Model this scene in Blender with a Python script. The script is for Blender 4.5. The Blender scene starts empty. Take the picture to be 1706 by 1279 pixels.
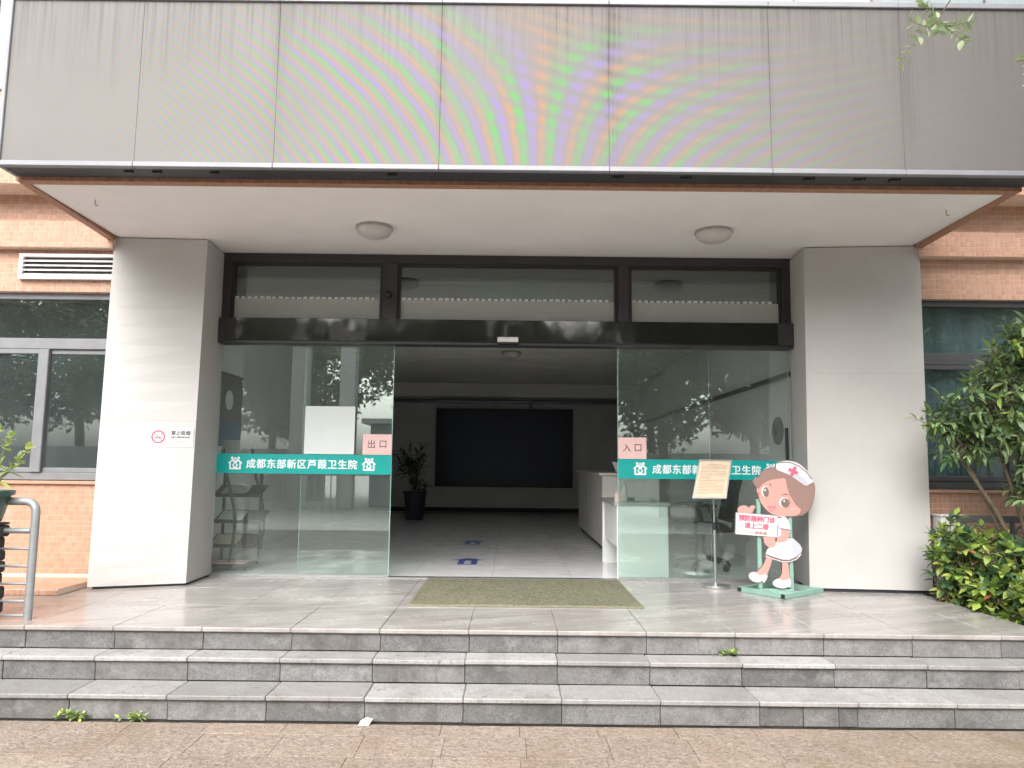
import bpy, math, random
import numpy as np
from mathutils import Vector, Matrix
random.seed(11)
S = bpy.context.scene
COL = S.collection
rad = math.radians

# ---------------------------------------------------------------- camera
PITCH, ROLL = rad(6.35), rad(0.62)
cam_d = bpy.data.cameras.new('camera')
cam = bpy.data.objects.new('camera', cam_d); COL.objects.link(cam)
fwd = Vector((0, math.cos(PITCH), math.sin(PITCH))); rt = Vector((1, 0, 0)); up = rt.cross(fwd)
R_ = math.cos(ROLL) * rt + math.sin(ROLL) * up
U_ = math.cos(ROLL) * up - math.sin(ROLL) * rt
m3 = Matrix((R_, U_, -fwd)).transposed().to_4x4()
m3.translation = Vector((0, 0, 1.55))
cam.matrix_world = m3
cam_d.sensor_width = 36; cam_d.lens = 36 * 1230 / 1706
cam_d.clip_start = 0.05; cam_d.clip_end = 500
S.camera = cam

# ---------------------------------------------------------------- sky, sun, exposure
SUN_EL, SUN_AZ = rad(46), rad(192)          # azimuth from +Y clockwise: behind the camera, a little left
W = bpy.data.worlds.new('World'); S.world = W; W.use_nodes = True
wn, wl = W.node_tree.nodes, W.node_tree.links
bg = wn['Background']
sky = wn.new('ShaderNodeTexSky'); sky.sky_type = 'NISHITA'; sky.sun_disc = False
sky.sun_elevation = SUN_EL; sky.sun_rotation = SUN_AZ
sky.air_density = 1.0; sky.dust_density = 6.0; sky.ozone_density = 1.0
hs = wn.new('ShaderNodeHueSaturation'); hs.inputs['Saturation'].default_value = 0.22
wl.new(sky.outputs[0], hs.inputs['Color']); wl.new(hs.outputs[0], bg.inputs['Color'])
bg.inputs['Strength'].default_value = 0.15
sd = bpy.data.lights.new('sun', 'SUN'); sd.energy = 0.55; sd.angle = rad(60); sd.color = (1, 0.96, 0.9)
sun = bpy.data.objects.new('sun', sd); COL.objects.link(sun)
to_sun = Vector((math.sin(SUN_AZ) * math.cos(SUN_EL), math.cos(SUN_AZ) * math.cos(SUN_EL), math.sin(SUN_EL)))
sun.rotation_euler = to_sun.to_track_quat('Z', 'Y').to_euler()
S.view_settings.view_transform = 'Standard'; S.view_settings.look = 'None'
S.view_settings.gamma = 1; S.view_settings.use_curve_mapping = False
S.view_settings.exposure = 1.42
S.cycles.max_bounces = 10; S.cycles.transparent_max_bounces = 24
S.cycles.diffuse_bounces = 5; S.cycles.glossy_bounces = 5; S.cycles.use_denoising = True
S.cycles.caustics_reflective = False; S.cycles.caustics_refractive = False

# ---------------------------------------------------------------- material helpers
class NT:
    """tiny wrapper to write node graphs as expressions"""
    def __init__(s, name):
        s.m = bpy.data.materials.new(name); s.m.use_nodes = True
        s.t = s.m.node_tree; s.n = s.t.nodes; s.b = s.n['Principled BSDF']; s.out = s.n['Material Output']
        s._pos = None
    def put(s, sock, v):
        if isinstance(v, bpy.types.NodeSocket): s.t.links.new(v, sock)
        elif isinstance(v, tuple) and len(v) == 3 and sock.type == 'RGBA': sock.default_value = (*v, 1)
        else: sock.default_value = v
    def math(s, op, a, b=0.0, c=None, clamp=False):
        n = s.n.new('ShaderNodeMath'); n.operation = op; n.use_clamp = clamp
        s.put(n.inputs[0], a); s.put(n.inputs[1], b)
        if c is not None: s.put(n.inputs[2], c)
        return n.outputs[0]
    def pos(s):
        if s._pos is None: s._pos = s.n.new('ShaderNodeNewGeometry')
        return s._pos.outputs['Position']
    def island(s):
        s.pos(); return s._pos.outputs['Random Per Island']
    def objrand(s):
        return s.n.new('ShaderNodeObjectInfo').outputs['Random']
    def objco(s):
        return s.n.new('ShaderNodeTexCoord').outputs['Object']
    def xyz(s, v):
        n = s.n.new('ShaderNodeSeparateXYZ'); s.put(n.inputs[0], v); return n.outputs
    def scale(s, v, k):
        n = s.n.new('ShaderNodeVectorMath'); n.operation = 'MULTIPLY'; s.put(n.inputs[0], v); n.inputs[1].default_value = k
        return n.outputs[0]
    def rot(s, v, e):
        n = s.n.new('ShaderNodeVectorRotate'); n.rotation_type = 'EULER_XYZ'; s.put(n.inputs['Vector'], v); n.inputs['Rotation'].default_value = e
        return n.outputs[0]
    def noise(s, v, sc, det=4, rough=0.6, dist=0.0):
        n = s.n.new('ShaderNodeTexNoise'); s.put(n.inputs['Vector'], v)
        n.inputs['Scale'].default_value = sc; n.inputs['Detail'].default_value = det
        n.inputs['Roughness'].default_value = rough; n.inputs['Distortion'].default_value = dist
        return n.outputs['Fac']
    def voro(s, v, sc, feat='F1'):
        n = s.n.new('ShaderNodeTexVoronoi'); n.feature = feat; s.put(n.inputs['Vector'], v); n.inputs['Scale'].default_value = sc
        return n.outputs[0]
    def remap(s, v, a, b, c=0.0, d=1.0):
        n = s.n.new('ShaderNodeMapRange'); s.put(n.inputs[0], v)
        for i, q in enumerate((a, b, c, d)): s.put(n.inputs[i + 1], q)
        return n.outputs[0]
    def mix(s, f, a, b, mode='MIX'):
        n = s.n.new('ShaderNodeMix'); n.data_type = 'RGBA'; n.blend_type = mode
        s.put(n.inputs[0], f); s.put(n.inputs[6], a); s.put(n.inputs[7], b)
        return n.outputs[2]
    def bump(s, h, strength=0.3, dist=0.01):
        n = s.n.new('ShaderNodeBump'); s.put(n.inputs['Height'], h); n.inputs['Strength'].default_value = strength; n.inputs['Distance'].default_value = dist
        s.t.links.new(n.outputs[0], s.b.inputs['Normal']); return n.outputs[0]
    def set(s, **k):
        for key, v in k.items():
            s.put(s.b.inputs[{'col': 'Base Color', 'rough': 'Roughness', 'metal': 'Metallic', 'spec': 'Specular IOR Level', 'coat': 'Coat Weight', 'sss': 'Subsurface Weight', 'trans': 'Transmission Weight'}[key]], v)
        return s

def plain(name, c, rough=0.6, metal=0.0, var=0.12, sc=9.0, bump=0.0, spec=0.5, obj=False):
    t = NT(name); p = t.objco() if obj else t.pos()
    f = t.noise(p, sc, 5, 0.65)
    d = tuple(x * (1 - var) for x in c); l = tuple(min(1, x * (1 + var)) for x in c)
    t.set(col=t.mix(t.remap(f, 0.3, 0.7), d, l), rough=rough, metal=metal, spec=spec)
    if bump: t.bump(t.noise(p, sc * 14, 3), bump, 0.004)
    return t.m

MT = {}
def mats():
    # white-painted columns: slightly blotchy, dirt near the foot, faint seams come from geometry
    t = NT('column_paint'); p = t.pos(); z = t.xyz(p)[2]
    blot = t.remap(t.noise(p, 1.6, 5, 0.6), 0.35, 0.75)
    c = t.mix(blot, (0.505, 0.493, 0.48), (0.455, 0.44, 0.425))
    grime = t.math('MULTIPLY', t.remap(z, 0.75, 0.45), t.remap(t.noise(t.scale(p, (9, 9, 1.2)), 2.2, 5), 0.5, 0.8))
    c = t.mix(t.math('MULTIPLY', grime, 0.45), c, (0.42, 0.38, 0.33))
    sm = t.remap(t.noise(t.scale(p, (3, 3, 1)), 1.3, 6, 0.7), 0.62, 0.8)
    c = t.mix(t.math('MULTIPLY', sm, 0.25), c, (0.55, 0.52, 0.48))
    t.set(col=c, rough=0.62); t.bump(t.noise(p, 60, 3), 0.06, 0.003); MT['column'] = t.m
    MT['soffit'] = plain('soffit_paint', (0.86, 0.845, 0.835), 0.8, var=0.05, sc=0.9, bump=0.04)
    MT['ceiling'] = plain('ceiling_strip', (0.80, 0.78, 0.72), 0.55, var=0.06, sc=2)
    MT['inwall'] = plain('lobby_paint', (0.78, 0.79, 0.80), 0.7, var=0.05, sc=1.5)
    # orange mosaic tile
    for nm, a, b in (('tile', (0.41, 0.23, 0.15), (0.50, 0.295, 0.205)),):
        t = NT(nm); r = t.math('FRACT', t.math('ADD', t.island(), t.objrand()))
        p = t.pos()
        c = t.mix(r, a, b)
        c = t.mix(t.math('MULTIPLY', t.remap(t.noise(p, 2.5, 6, 0.7), 0.5, 0.8), 0.35), c, (0.36, 0.22, 0.15))
        c = t.mix(t.math('MULTIPLY', t.remap(t.noise(t.scale(p, (5, 5, 0.5)), 2.0, 4), 0.55, 0.8), 0.25), c, (0.6, 0.45, 0.36))
        t.set(col=c, rough=0.42); MT[nm] = t.m
    MT['grout'] = plain('grout', (0.66, 0.52, 0.43), 0.9, var=0.15, sc=20)
    MT['edge_tile'] = plain('canopy_edge', (0.36, 0.19, 0.12), 0.6, var=0.3, sc=25, bump=0.2)
    # granite
    def granite(name, a, b, dark):
        t = NT(name); p = t.pos(); r = t.objrand()
        sp = t.remap(t.noise(p, 170, 3, 0.7), 0.38, 0.62)
        c = t.mix(sp, a, b)
        c = t.mix(t.math('MULTIPLY', t.remap(t.noise(p, 58, 3, 0.8), 0.44, 0.64), 0.5), c, dark)
        sp2 = t.remap(t.voro(p, 130), 0.05, 0.3)
        c = t.mix(t.math('MULTIPLY', t.math('SUBTRACT', 1.0, sp2), 0.55), c, (0.09, 0.09, 0.095))
        v = t.n.new('ShaderNodeHueSaturation'); t.put(v.inputs['Color'], c); t.put(v.inputs['Value'], t.remap(r, 0, 1, 0.70, 1.2))
        c = v.outputs[0]
        warm = t.remap(t.math('FRACT', t.math('MULTIPLY', r, 7.31)), 0.3, 1.0)
        c = t.mix(t.math('MULTIPLY', warm, 0.3), c, (0.30, 0.265, 0.26), 'MIX')
        st = t.remap(t.noise(p, 3.6, 8, 0.75), 0.46, 0.66)
        c = t.mix(t.math('MULTIPLY', st, 0.75), c, dark)
        lm = t.remap(t.noise(t.scale(p, (1, 1, 1.6)), 4.3, 7, 0.78), 0.53, 0.68)
        c = t.mix(t.math('MULTIPLY', lm, 0.55), c, (0.30, 0.295, 0.29))
        dr = t.math('MULTIPLY', t.remap(t.noise(t.scale(p, (7, 7, 0.7)), 2.0, 6, 0.75), 0.57, 0.68), t.remap(t.noise(p, 1.3, 3), 0.45, 0.6))
        c = t.mix(t.math('MULTIPLY', dr, 0.7), c, (0.05, 0.043, 0.036))
        t.set(col=c, rough=0.6); t.bump(t.noise(p, 220, 3), 0.35, 0.002); return t.m
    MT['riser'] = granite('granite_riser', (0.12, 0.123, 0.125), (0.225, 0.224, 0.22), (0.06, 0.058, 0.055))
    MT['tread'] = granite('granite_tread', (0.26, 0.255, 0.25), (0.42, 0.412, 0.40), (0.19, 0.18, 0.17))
    MT['mortar'] = plain('mortar', (0.11, 0.10, 0.09), 0.95, var=0.3, sc=15)
    # platform slabs: veined grey stone, worn and half polished, brown dirt
    t = NT('platform_stone'); p = t.pos()
    q = t.scale(t.rot(p, (0, 0, rad(-20))), (0.55, 5.5, 1))
    vein = t.noise(q, 1.6, 9, 0.72, 0.25)
    c = t.mix(t.remap(vein, 0.3, 0.7), (0.215, 0.20, 0.192), (0.41, 0.395, 0.38))
    c = t.mix(t.math('MULTIPLY', t.remap(t.noise(q, 3.5, 8, 0.8), 0.42, 0.78), 0.6), c, (0.52, 0.50, 0.485))
    c = t.mix(t.math('MULTIPLY', t.remap(t.noise(t.scale(p, (1.0, 2.2, 1)), 1.1, 5, 0.6), 0.4, 0.75), 0.35), c, (0.21, 0.165, 0.14))
    c = t.mix(t.math('MULTIPLY', t.remap(t.noise(t.scale(p, (0.6, 2.5, 1)), 5.0, 8, 0.85), 0.5, 0.85), 0.35), c, (0.14, 0.125, 0.115))
    x = t.xyz(p)[0]
    c = t.mix(t.math('MULTIPLY', t.remap(x, -2.9, -3.9), 0.6), c, (0.30, 0.20, 0.14))
    t.set(col=c, rough=t.remap(t.noise(p, 2.3, 5), 0.3, 0.7, 0.10, 0.34)); t.bump(t.noise(p, 40, 3), 0.04, 0.003)
    MT['platform'] = t.m
    # paving: tan, wormy relief
    t = NT('paving'); p = t.pos(); r = t.objrand()
    q = t.scale(t.rot(p, (0, 0, rad(12))), (1, 1.8, 1))
    w = t.noise(q, 27, 6, 0.7, 1.8)
    c = t.mix(t.remap(w, 0.38, 0.64), (0.13, 0.098, 0.076), (0.385, 0.315, 0.26))
    c = t.mix(t.math('MULTIPLY', t.remap(t.noise(p, 1.9, 6, 0.7), 0.5, 0.78), 0.6), c, (0.18, 0.12, 0.075))
    xx = t.xyz(p)[0]
    mo = t.math('MULTIPLY', t.remap(xx, 0.8, 3.2), t.remap(t.noise(p, 3.1, 6, 0.7), 0.42, 0.62))
    c = t.mix(t.math('MULTIPLY', mo, 0.65), c, (0.16, 0.125, 0.07))
    v = t.n.new('ShaderNodeHueSaturation'); t.put(v.inputs['Color'], c); t.put(v.inputs['Value'], t.remap(r, 0, 1, 0.92, 1.08))
    t.set(col=v.outputs[0], rough=0.8); t.bump(w, 0.5, 0.006); MT['paving'] = t.m
    # LED screen face: grey grid with camera moire painted into the colour, and water streaks
    t = NT('led_face'); p = t.pos(); o = t.xyz(p); X, Z = o[0], o[2]
    u = t.math('SUBTRACT', X, 0.2); v = t.math('SUBTRACT', 5.0, Z)
    wob = t.math('ADD', t.math('MULTIPLY', t.noise(p, 1.1, 2), 3.5), t.math('MULTIPLY', t.noise(p, 9.0, 2), 1.0))
    um = t.math('MINIMUM', u, 0.0)
    phi = t.math('ADD', t.math('MULTIPLY', t.math('MULTIPLY', u, v), -22.5), t.math('MULTIPLY', t.math('MULTIPLY', um, um), 7.0))
    phi = t.math('ADD', t.math('MULTIPLY', t.math('ADD', phi, t.math('MULTIPLY', u, 3.8)), 1.35), wob)
    ux = t.math('SUBTRACT', X, 1.6)
    rowp = t.math('ADD', t.math('MULTIPLY', Z, 56.0), t.math('MULTIPLY', t.math('MULTIPLY', ux, ux), -7.0))
    rows = t.math('MULTIPLY', t.math('ADD', t.math('SINE', t.math('ADD', rowp, wob)), 1.0), 0.5)
    rmask = t.math('MULTIPLY', t.remap(X, -2.0, 0.3, 0.1, 1.0), t.remap(Z, 3.75, 4.2, 0.3, 1.0))
    bead = t.math('ADD', t.math('SUBTRACT', 1.0, rmask), t.math('MULTIPLY', rmask, t.math('ADD', t.math('MULTIPLY', rows, 0.9), 0.15)))
    g = t.math('DIVIDE', t.math('SUBTRACT', X, -0.4), 2.6); g = t.math('EXPONENT', t.math('MULTIPLY', t.math('MULTIPLY', g, g), -1.4))
    env = t.math('MULTIPLY', t.math('MULTIPLY', g, t.remap(Z, 5.0, 4.3, 0.22, 1.0)), bead)
    env = t.math('MULTIPLY', env, t.remap(t.noise(p, 1.7, 3), 0.3, 0.65, 0.45, 1.15))
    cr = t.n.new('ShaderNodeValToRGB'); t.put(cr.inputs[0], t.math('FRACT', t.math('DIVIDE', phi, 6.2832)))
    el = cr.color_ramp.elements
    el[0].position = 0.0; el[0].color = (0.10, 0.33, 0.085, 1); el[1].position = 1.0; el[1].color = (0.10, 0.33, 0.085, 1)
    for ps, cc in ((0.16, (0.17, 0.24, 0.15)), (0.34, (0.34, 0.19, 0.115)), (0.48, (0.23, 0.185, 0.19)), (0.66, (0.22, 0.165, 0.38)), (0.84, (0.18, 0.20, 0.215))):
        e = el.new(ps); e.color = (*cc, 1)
    base = t.mix(t.remap(t.noise(p, 0.8, 3), 0.35, 0.65), (0.205, 0.194, 0.188), (0.228, 0.22, 0.214))
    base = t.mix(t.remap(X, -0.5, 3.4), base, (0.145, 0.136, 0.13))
    strk = t.remap(t.noise(t.scale(p, (16, 1, 0.35)), 2.4, 5, 0.7), 0.45, 0.7)
    tm = t.remap(t.math('ADD', Z, t.math('MULTIPLY', t.noise(t.scale(p, (5, 1, 0.2)), 2, 3), 0.9)), 4.75, 5.5)
    base = t.mix(t.math('MULTIPLY', t.math('MULTIPLY', strk, tm), 0.8), base, (0.09, 0.078, 0.074))
    for sx, wd, am in ((-1.735, 0.05, 0.45), (-0.545, 0.035, 0.55), (0.70, 0.07, 0.75), (2.86, 0.075, 0.6), (1.86, 0.025, 0.4)):
        dd = t.math('DIVIDE', t.math('SUBTRACT', t.math('ADD', X, t.math('MULTIPLY', t.noise(t.scale(p, (1, 1, 3)), 4, 3), 0.05)), sx + 0.025), wd)
        gg = t.math('EXPONENT', t.math('MULTIPLY', t.math('MULTIPLY', dd, dd), -1.0))
        gg = t.math('MULTIPLY', t.math('MULTIPLY', gg, am), t.remap(t.noise(t.scale(p, (30, 1, 0.6)), 2.0, 4), 0.35, 0.6))
        base = t.mix(t.math('MULTIPLY', gg, t.remap(Z, 3.75, 4.5, 0.35, 1.0)), base, (0.085, 0.075, 0.072))
    fine = t.math('MULTIPLY', t.math('SINE', t.math('MULTIPLY', X, 470.0)), 0.5)
    base = t.mix(t.math('MULTIPLY', t.math('ADD', fine, 0.5), 0.08), base, (0.12, 0.115, 0.11))
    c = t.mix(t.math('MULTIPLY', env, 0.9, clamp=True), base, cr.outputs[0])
    t.set(col=c, rough=0.75, spec=0.2); MT['led'] = t.m
    MT['alu'] = plain('aluminium', (0.26, 0.265, 0.285), 0.5, 0.2, var=0.08, sc=4)
    MT['led_dark'] = plain('screen_back', (0.028, 0.03, 0.036), 0.45, var=0.3, sc=6)
    MT['frame'] = plain('door_frame', (0.050, 0.044, 0.050), 0.35, 0.3, var=0.15, sc=5)
    # polished black steel: wavy, mirrors the yard
    t = NT('black_steel'); p = t.pos()
    t.set(col=(0.10, 0.098, 0.098), rough=0.06, metal=0.85); t.bump(t.noise(t.scale(p, (1, 1, 0.6)), 2.6, 2, 0.4), 0.4, 0.02); MT['black_steel'] = t.m
    MT['black'] = plain('black_plastic', (0.016, 0.016, 0.018), 0.4, var=0.2, sc=30)
    MT['black_fabric'] = plain('black_mesh', (0.02, 0.022, 0.024), 0.85, var=0.3, sc=60)
    MT['win_frame'] = plain('window_frame', (0.21, 0.215, 0.225), 0.42, 0.2, var=0.1, sc=6)
    MT['win_dark'] = plain('window_frame_dark', (0.085, 0.088, 0.094), 0.42, 0.2, var=0.1, sc=6)
    MT['white_metal'] = plain('white_vent', (0.62, 0.59, 0.59), 0.5, var=0.08, sc=6)
    MT['steel'] = plain('steel', (0.55, 0.56, 0.56), 0.3, 0.9, var=0.06, sc=20)
    MT['galv'] = plain('galvanised', (0.34, 0.36, 0.365), 0.42, 0.45, var=0.12, sc=14)
    MT['white'] = plain('white_plastic', (0.68, 0.68, 0.675), 0.35, var=0.03, sc=5)
    MT['lamp'] = plain('lamp_glass', (0.56, 0.54, 0.52), 0.3, var=0.05, sc=12)
    MT['lamp_rim'] = plain('lamp_rim', (0.36, 0.34, 0.32), 0.4, var=0.08, sc=12)
    MT['paper'] = plain('white_sheet', (0.53, 0.57, 0.56), 0.55, var=0.03, sc=3)
    MT['pink'] = plain('pink_paper', (0.62, 0.42, 0.405), 0.6, var=0.03, sc=6)
    MT['ink'] = plain('ink', (0.055, 0.045, 0.045), 0.6, var=0.2, sc=30)
    MT['teal'] = plain('teal_film', (0.0, 0.29, 0.265), 0.35, var=0.05, sc=3)
    MT['letter'] = plain('white_film', (0.66, 0.71, 0.73), 0.4, var=0.02, sc=6)
    MT['counter'] = plain('counter_white', (0.66, 0.63, 0.60), 0.35, var=0.04, sc=3)
    MT['desk'] = plain('desk_white', (0.82, 0.83, 0.82), 0.4, var=0.05, sc=2.2)
    MT['desk_top'] = plain('desk_top', (0.36, 0.36, 0.35), 0.3, var=0.08, sc=8)
    MT['blue_ink'] = plain('blue_letter', (0.05, 0.08, 0.24), 0.5, var=0.1, sc=20)
    MT['screen'] = plain('dark_screen', (0.010, 0.015, 0.045), 0.35, var=0.1, sc=2)
    MT['lobby_floor'] = (lambda t: (t.set(col=t.mix(t.remap(t.noise(t.pos(), 2.2, 5), 0.3, 0.7), (0.74, 0.745, 0.76), (0.80, 0.805, 0.82)), rough=t.remap(t.noise(t.pos(), 5, 4), 0.3, 0.7, 0.10, 0.2)), t.m)[1])(NT('lobby_tile'))
    # mat: coiled vinyl loops
    t = NT('coil_mat'); p = t.pos(); n = t.noise(p, 42, 5, 0.85, 1.2)
    c = t.mix(t.remap(n, 0.4, 0.6), (0.05, 0.05, 0.03), (0.27, 0.265, 0.175))
    c = t.mix(t.math('MULTIPLY', t.remap(t.noise(p, 3.5, 5), 0.45, 0.75), 0.4), c, (0.24, 0.20, 0.13))
    t.set(col=c, rough=0.9); t.bump(n, 1.0, 0.012); MT['mat'] = t.m
    MT['mat_edge'] = plain('mat_edge', (0.20, 0.19, 0.12), 0.8, var=0.2, sc=30)
    # cut-out figure colours
    for k, c in (('skin', (0.56, 0.28, 0.24)), ('skin_dark', (0.70, 0.33, 0.31)), ('hair', (0.25, 0.155, 0.135)), ('hair_dark', (0.16, 0.10, 0.09)), ('cloth', (0.60, 0.595, 0.61)), ('cloth_shade', (0.44, 0.435, 0.51)), ('outline', (0.14, 0.10, 0.10)), ('eye', (0.17, 0.12, 0.10)), ('red', (0.60, 0.10, 0.17)), ('pale_pink', (0.64, 0.55, 0.555)), ('mouth', (0.62, 0.15, 0.18))):
        MT['n_' + k] = plain('print_' + k, c, 0.45, var=0.03, sc=8)
    MT['green_frame'] = plain('green_steel', (0.22, 0.37, 0.31), 0.45, var=0.1, sc=10)
    MT['cream'] = plain('cream_notice', (0.50, 0.415, 0.30), 0.5, var=0.06, sc=9)
    MT['notice_ink'] = plain('notice_ink', (0.30, 0.20, 0.13), 0.6, var=0.2, sc=60)
    MT['stone_dark'] = plain('dark_stone', (0.055, 0.052, 0.05), 0.85, var=0.45, sc=18, bump=0.6)
    MT['pot'] = plain('green_pot', (0.045, 0.105, 0.085), 0.4, var=0.15, sc=12)
    MT['pot_blue'] = plain('dark_pot', (0.035, 0.04, 0.07), 0.35, var=0.1, sc=12)
    MT['soil'] = plain('soil', (0.06, 0.045, 0.03), 0.95, var=0.4, sc=25, bump=0.6)
    MT['bark'] = plain('bark', (0.13, 0.10, 0.07), 0.9, var=0.35, sc=30, bump=0.5)
    MT['stem_green'] = plain('green_stem', (0.12, 0.14, 0.05), 0.7, var=0.2, sc=30)
    MT['iron'] = plain('grey_iron', (0.11, 0.115, 0.115), 0.5, 0.3, var=0.15, sc=20)
    MT['curtain'] = plain('curtain', (0.38, 0.52, 0.58), 0.85, var=0.15, sc=4)
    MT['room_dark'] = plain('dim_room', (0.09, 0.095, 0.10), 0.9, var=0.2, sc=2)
    MT['blue_print'] = plain('blue_print', (0.05, 0.13, 0.26), 0.5, var=0.4, sc=6)
    MT['glass_band'] = plain('reflection_band', (0.42, 0.45, 0.42), 0.8, var=0.05, sc=2)  # pale grey-green painted for the hazy yard mirrored in the transom
    MT['litter'] = plain('white_litter', (0.82, 0.82, 0.80), 0.5, var=0.05, sc=20)
    MT['asphalt'] = plain('yard_ground', (0.45, 0.435, 0.42), 0.9, var=0.2, sc=3)
    MT['yard_wall'] = plain('yard_wall', (0.50, 0.50, 0.48), 0.8, var=0.1, sc=2)
    MT['cabin'] = plain('grey_cladding', (0.30, 0.33, 0.36), 0.6, var=0.08, sc=2)
    # leaves
    def leaf(name, cols, rough=0.38, tr=0.25):
        t = NT(name); r = t.math('FRACT', t.math('ADD', t.island(), t.objrand()))
        n = t.n.new('ShaderNodeValToRGB'); t.put(n.inputs[0], r)
        el = n.color_ramp.elements
        el[0].position = 0; el[0].color = (*cols[0], 1); el[1].position = 1; el[1].color = (*cols[-1], 1)
        for i, c in enumerate(cols[1:-1]):
            e = el.new((i + 1) / (len(cols) - 1)); e.color = (*c, 1)
        t.set(col=n.outputs[0], rough=rough)
        tb = t.n.new('ShaderNodeBsdfTranslucent'); t.put(tb.inputs[0], n.outputs[0])
        mx = t.n.new('ShaderNodeMixShader'); mx.inputs[0].default_value = tr
        t.t.links.new(t.b.outputs[0], mx.inputs[1]); t.t.links.new(tb.outputs[0], mx.inputs[2]); t.t.links.new(mx.outputs[0], t.out.inputs[0])
        return t.m
    MT['leaf_dark'] = leaf('leaf_dark', [(0.06, 0.13, 0.06), (0.085, 0.175, 0.075), (0.12, 0.22, 0.08)])
    MT['leaf_lime'] = leaf('leaf_lime', [(0.28, 0.42, 0.09), (0.40, 0.52, 0.12), (0.48, 0.55, 0.15), (0.22, 0.37, 0.08)], 0.3, 0.35)
    MT['leaf_red'] = leaf('leaf_red', [(0.40, 0.22, 0.10), (0.45, 0.17, 0.11), (0.36, 0.28, 0.10)], 0.35, 0.3)
    MT['leaf_mid'] = leaf('leaf_mid', [(0.14, 0.22, 0.095), (0.20, 0.30, 0.13), (0.28, 0.39, 0.16), (0.11, 0.185, 0.08)], 0.42, 0.3)
    MT['leaf_pale'] = leaf('leaf_pale', [(0.26, 0.35, 0.17), (0.36, 0.45, 0.25), (0.21, 0.31, 0.13)], 0.5, 0.35)
    MT['leaf_far'] = leaf('leaf_far', [(0.09, 0.13, 0.07), (0.12, 0.16, 0.085), (0.15, 0.19, 0.10)], 0.6, 0.3)
    # glass
    def glass(name, tint, refl, rough=0.0, dust=0.02):
        t = NT(name); t.n.remove(t.b)
        tr = t.n.new('ShaderNodeBsdfTransparent'); tr.inputs[0].default_value = (*tint, 1)
        gl = t.n.new('ShaderNodeBsdfGlossy'); gl.inputs['Roughness'].default_value = rough; gl.inputs[0].default_value = (0.95, 1, 0.98, 1)
        df = t.n.new('ShaderNodeBsdfDiffuse'); df.inputs[0].default_value = (0.62, 0.66, 0.63, 1)
        md = t.n.new('ShaderNodeMixShader'); t.t.links.new(t.math('MULTIPLY', t.remap(t.noise(t.scale(t.pos(), (1, 1, 0.5)), 1.6, 6, 0.7), 0.3, 0.7, 0.5, 1.3), dust), md.inputs[0])
        t.t.links.new(tr.outputs[0], md.inputs[1]); t.t.links.new(df.outputs[0], md.inputs[2])
        lw = t.n.new('ShaderNodeLayerWeight'); lw.inputs[0].default_value = 0.2
        f = t.math('ADD', t.math('MULTIPLY', lw.outputs['Fresnel'], 0.6), refl, clamp=True)
        mx = t.n.new('ShaderNodeMixShader'); t.t.links.new(f, mx.inputs[0])
        t.t.links.new(md.outputs[0], mx.inputs[1]); t.t.links.new(gl.outputs[0], mx.inputs[2]); t.t.links.new(mx.outputs[0], t.out.inputs[0])
        return t.m
    MT['glass'] = glass('door_glass', (0.945, 0.98, 0.965), 0.08, 0.0, 0.026)
    MT['glass_edge'] = plain('glass_edge', (0.35, 0.52, 0.47), 0.2, var=0.05)
    MT['glass_top'] = glass('transom_glass', (0.50, 0.55, 0.55), 0.10)
    MT['glass_win'] = glass('window_glass', (0.74, 0.80, 0.80), 0.11, 0.0, 0.03)
mats()

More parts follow.
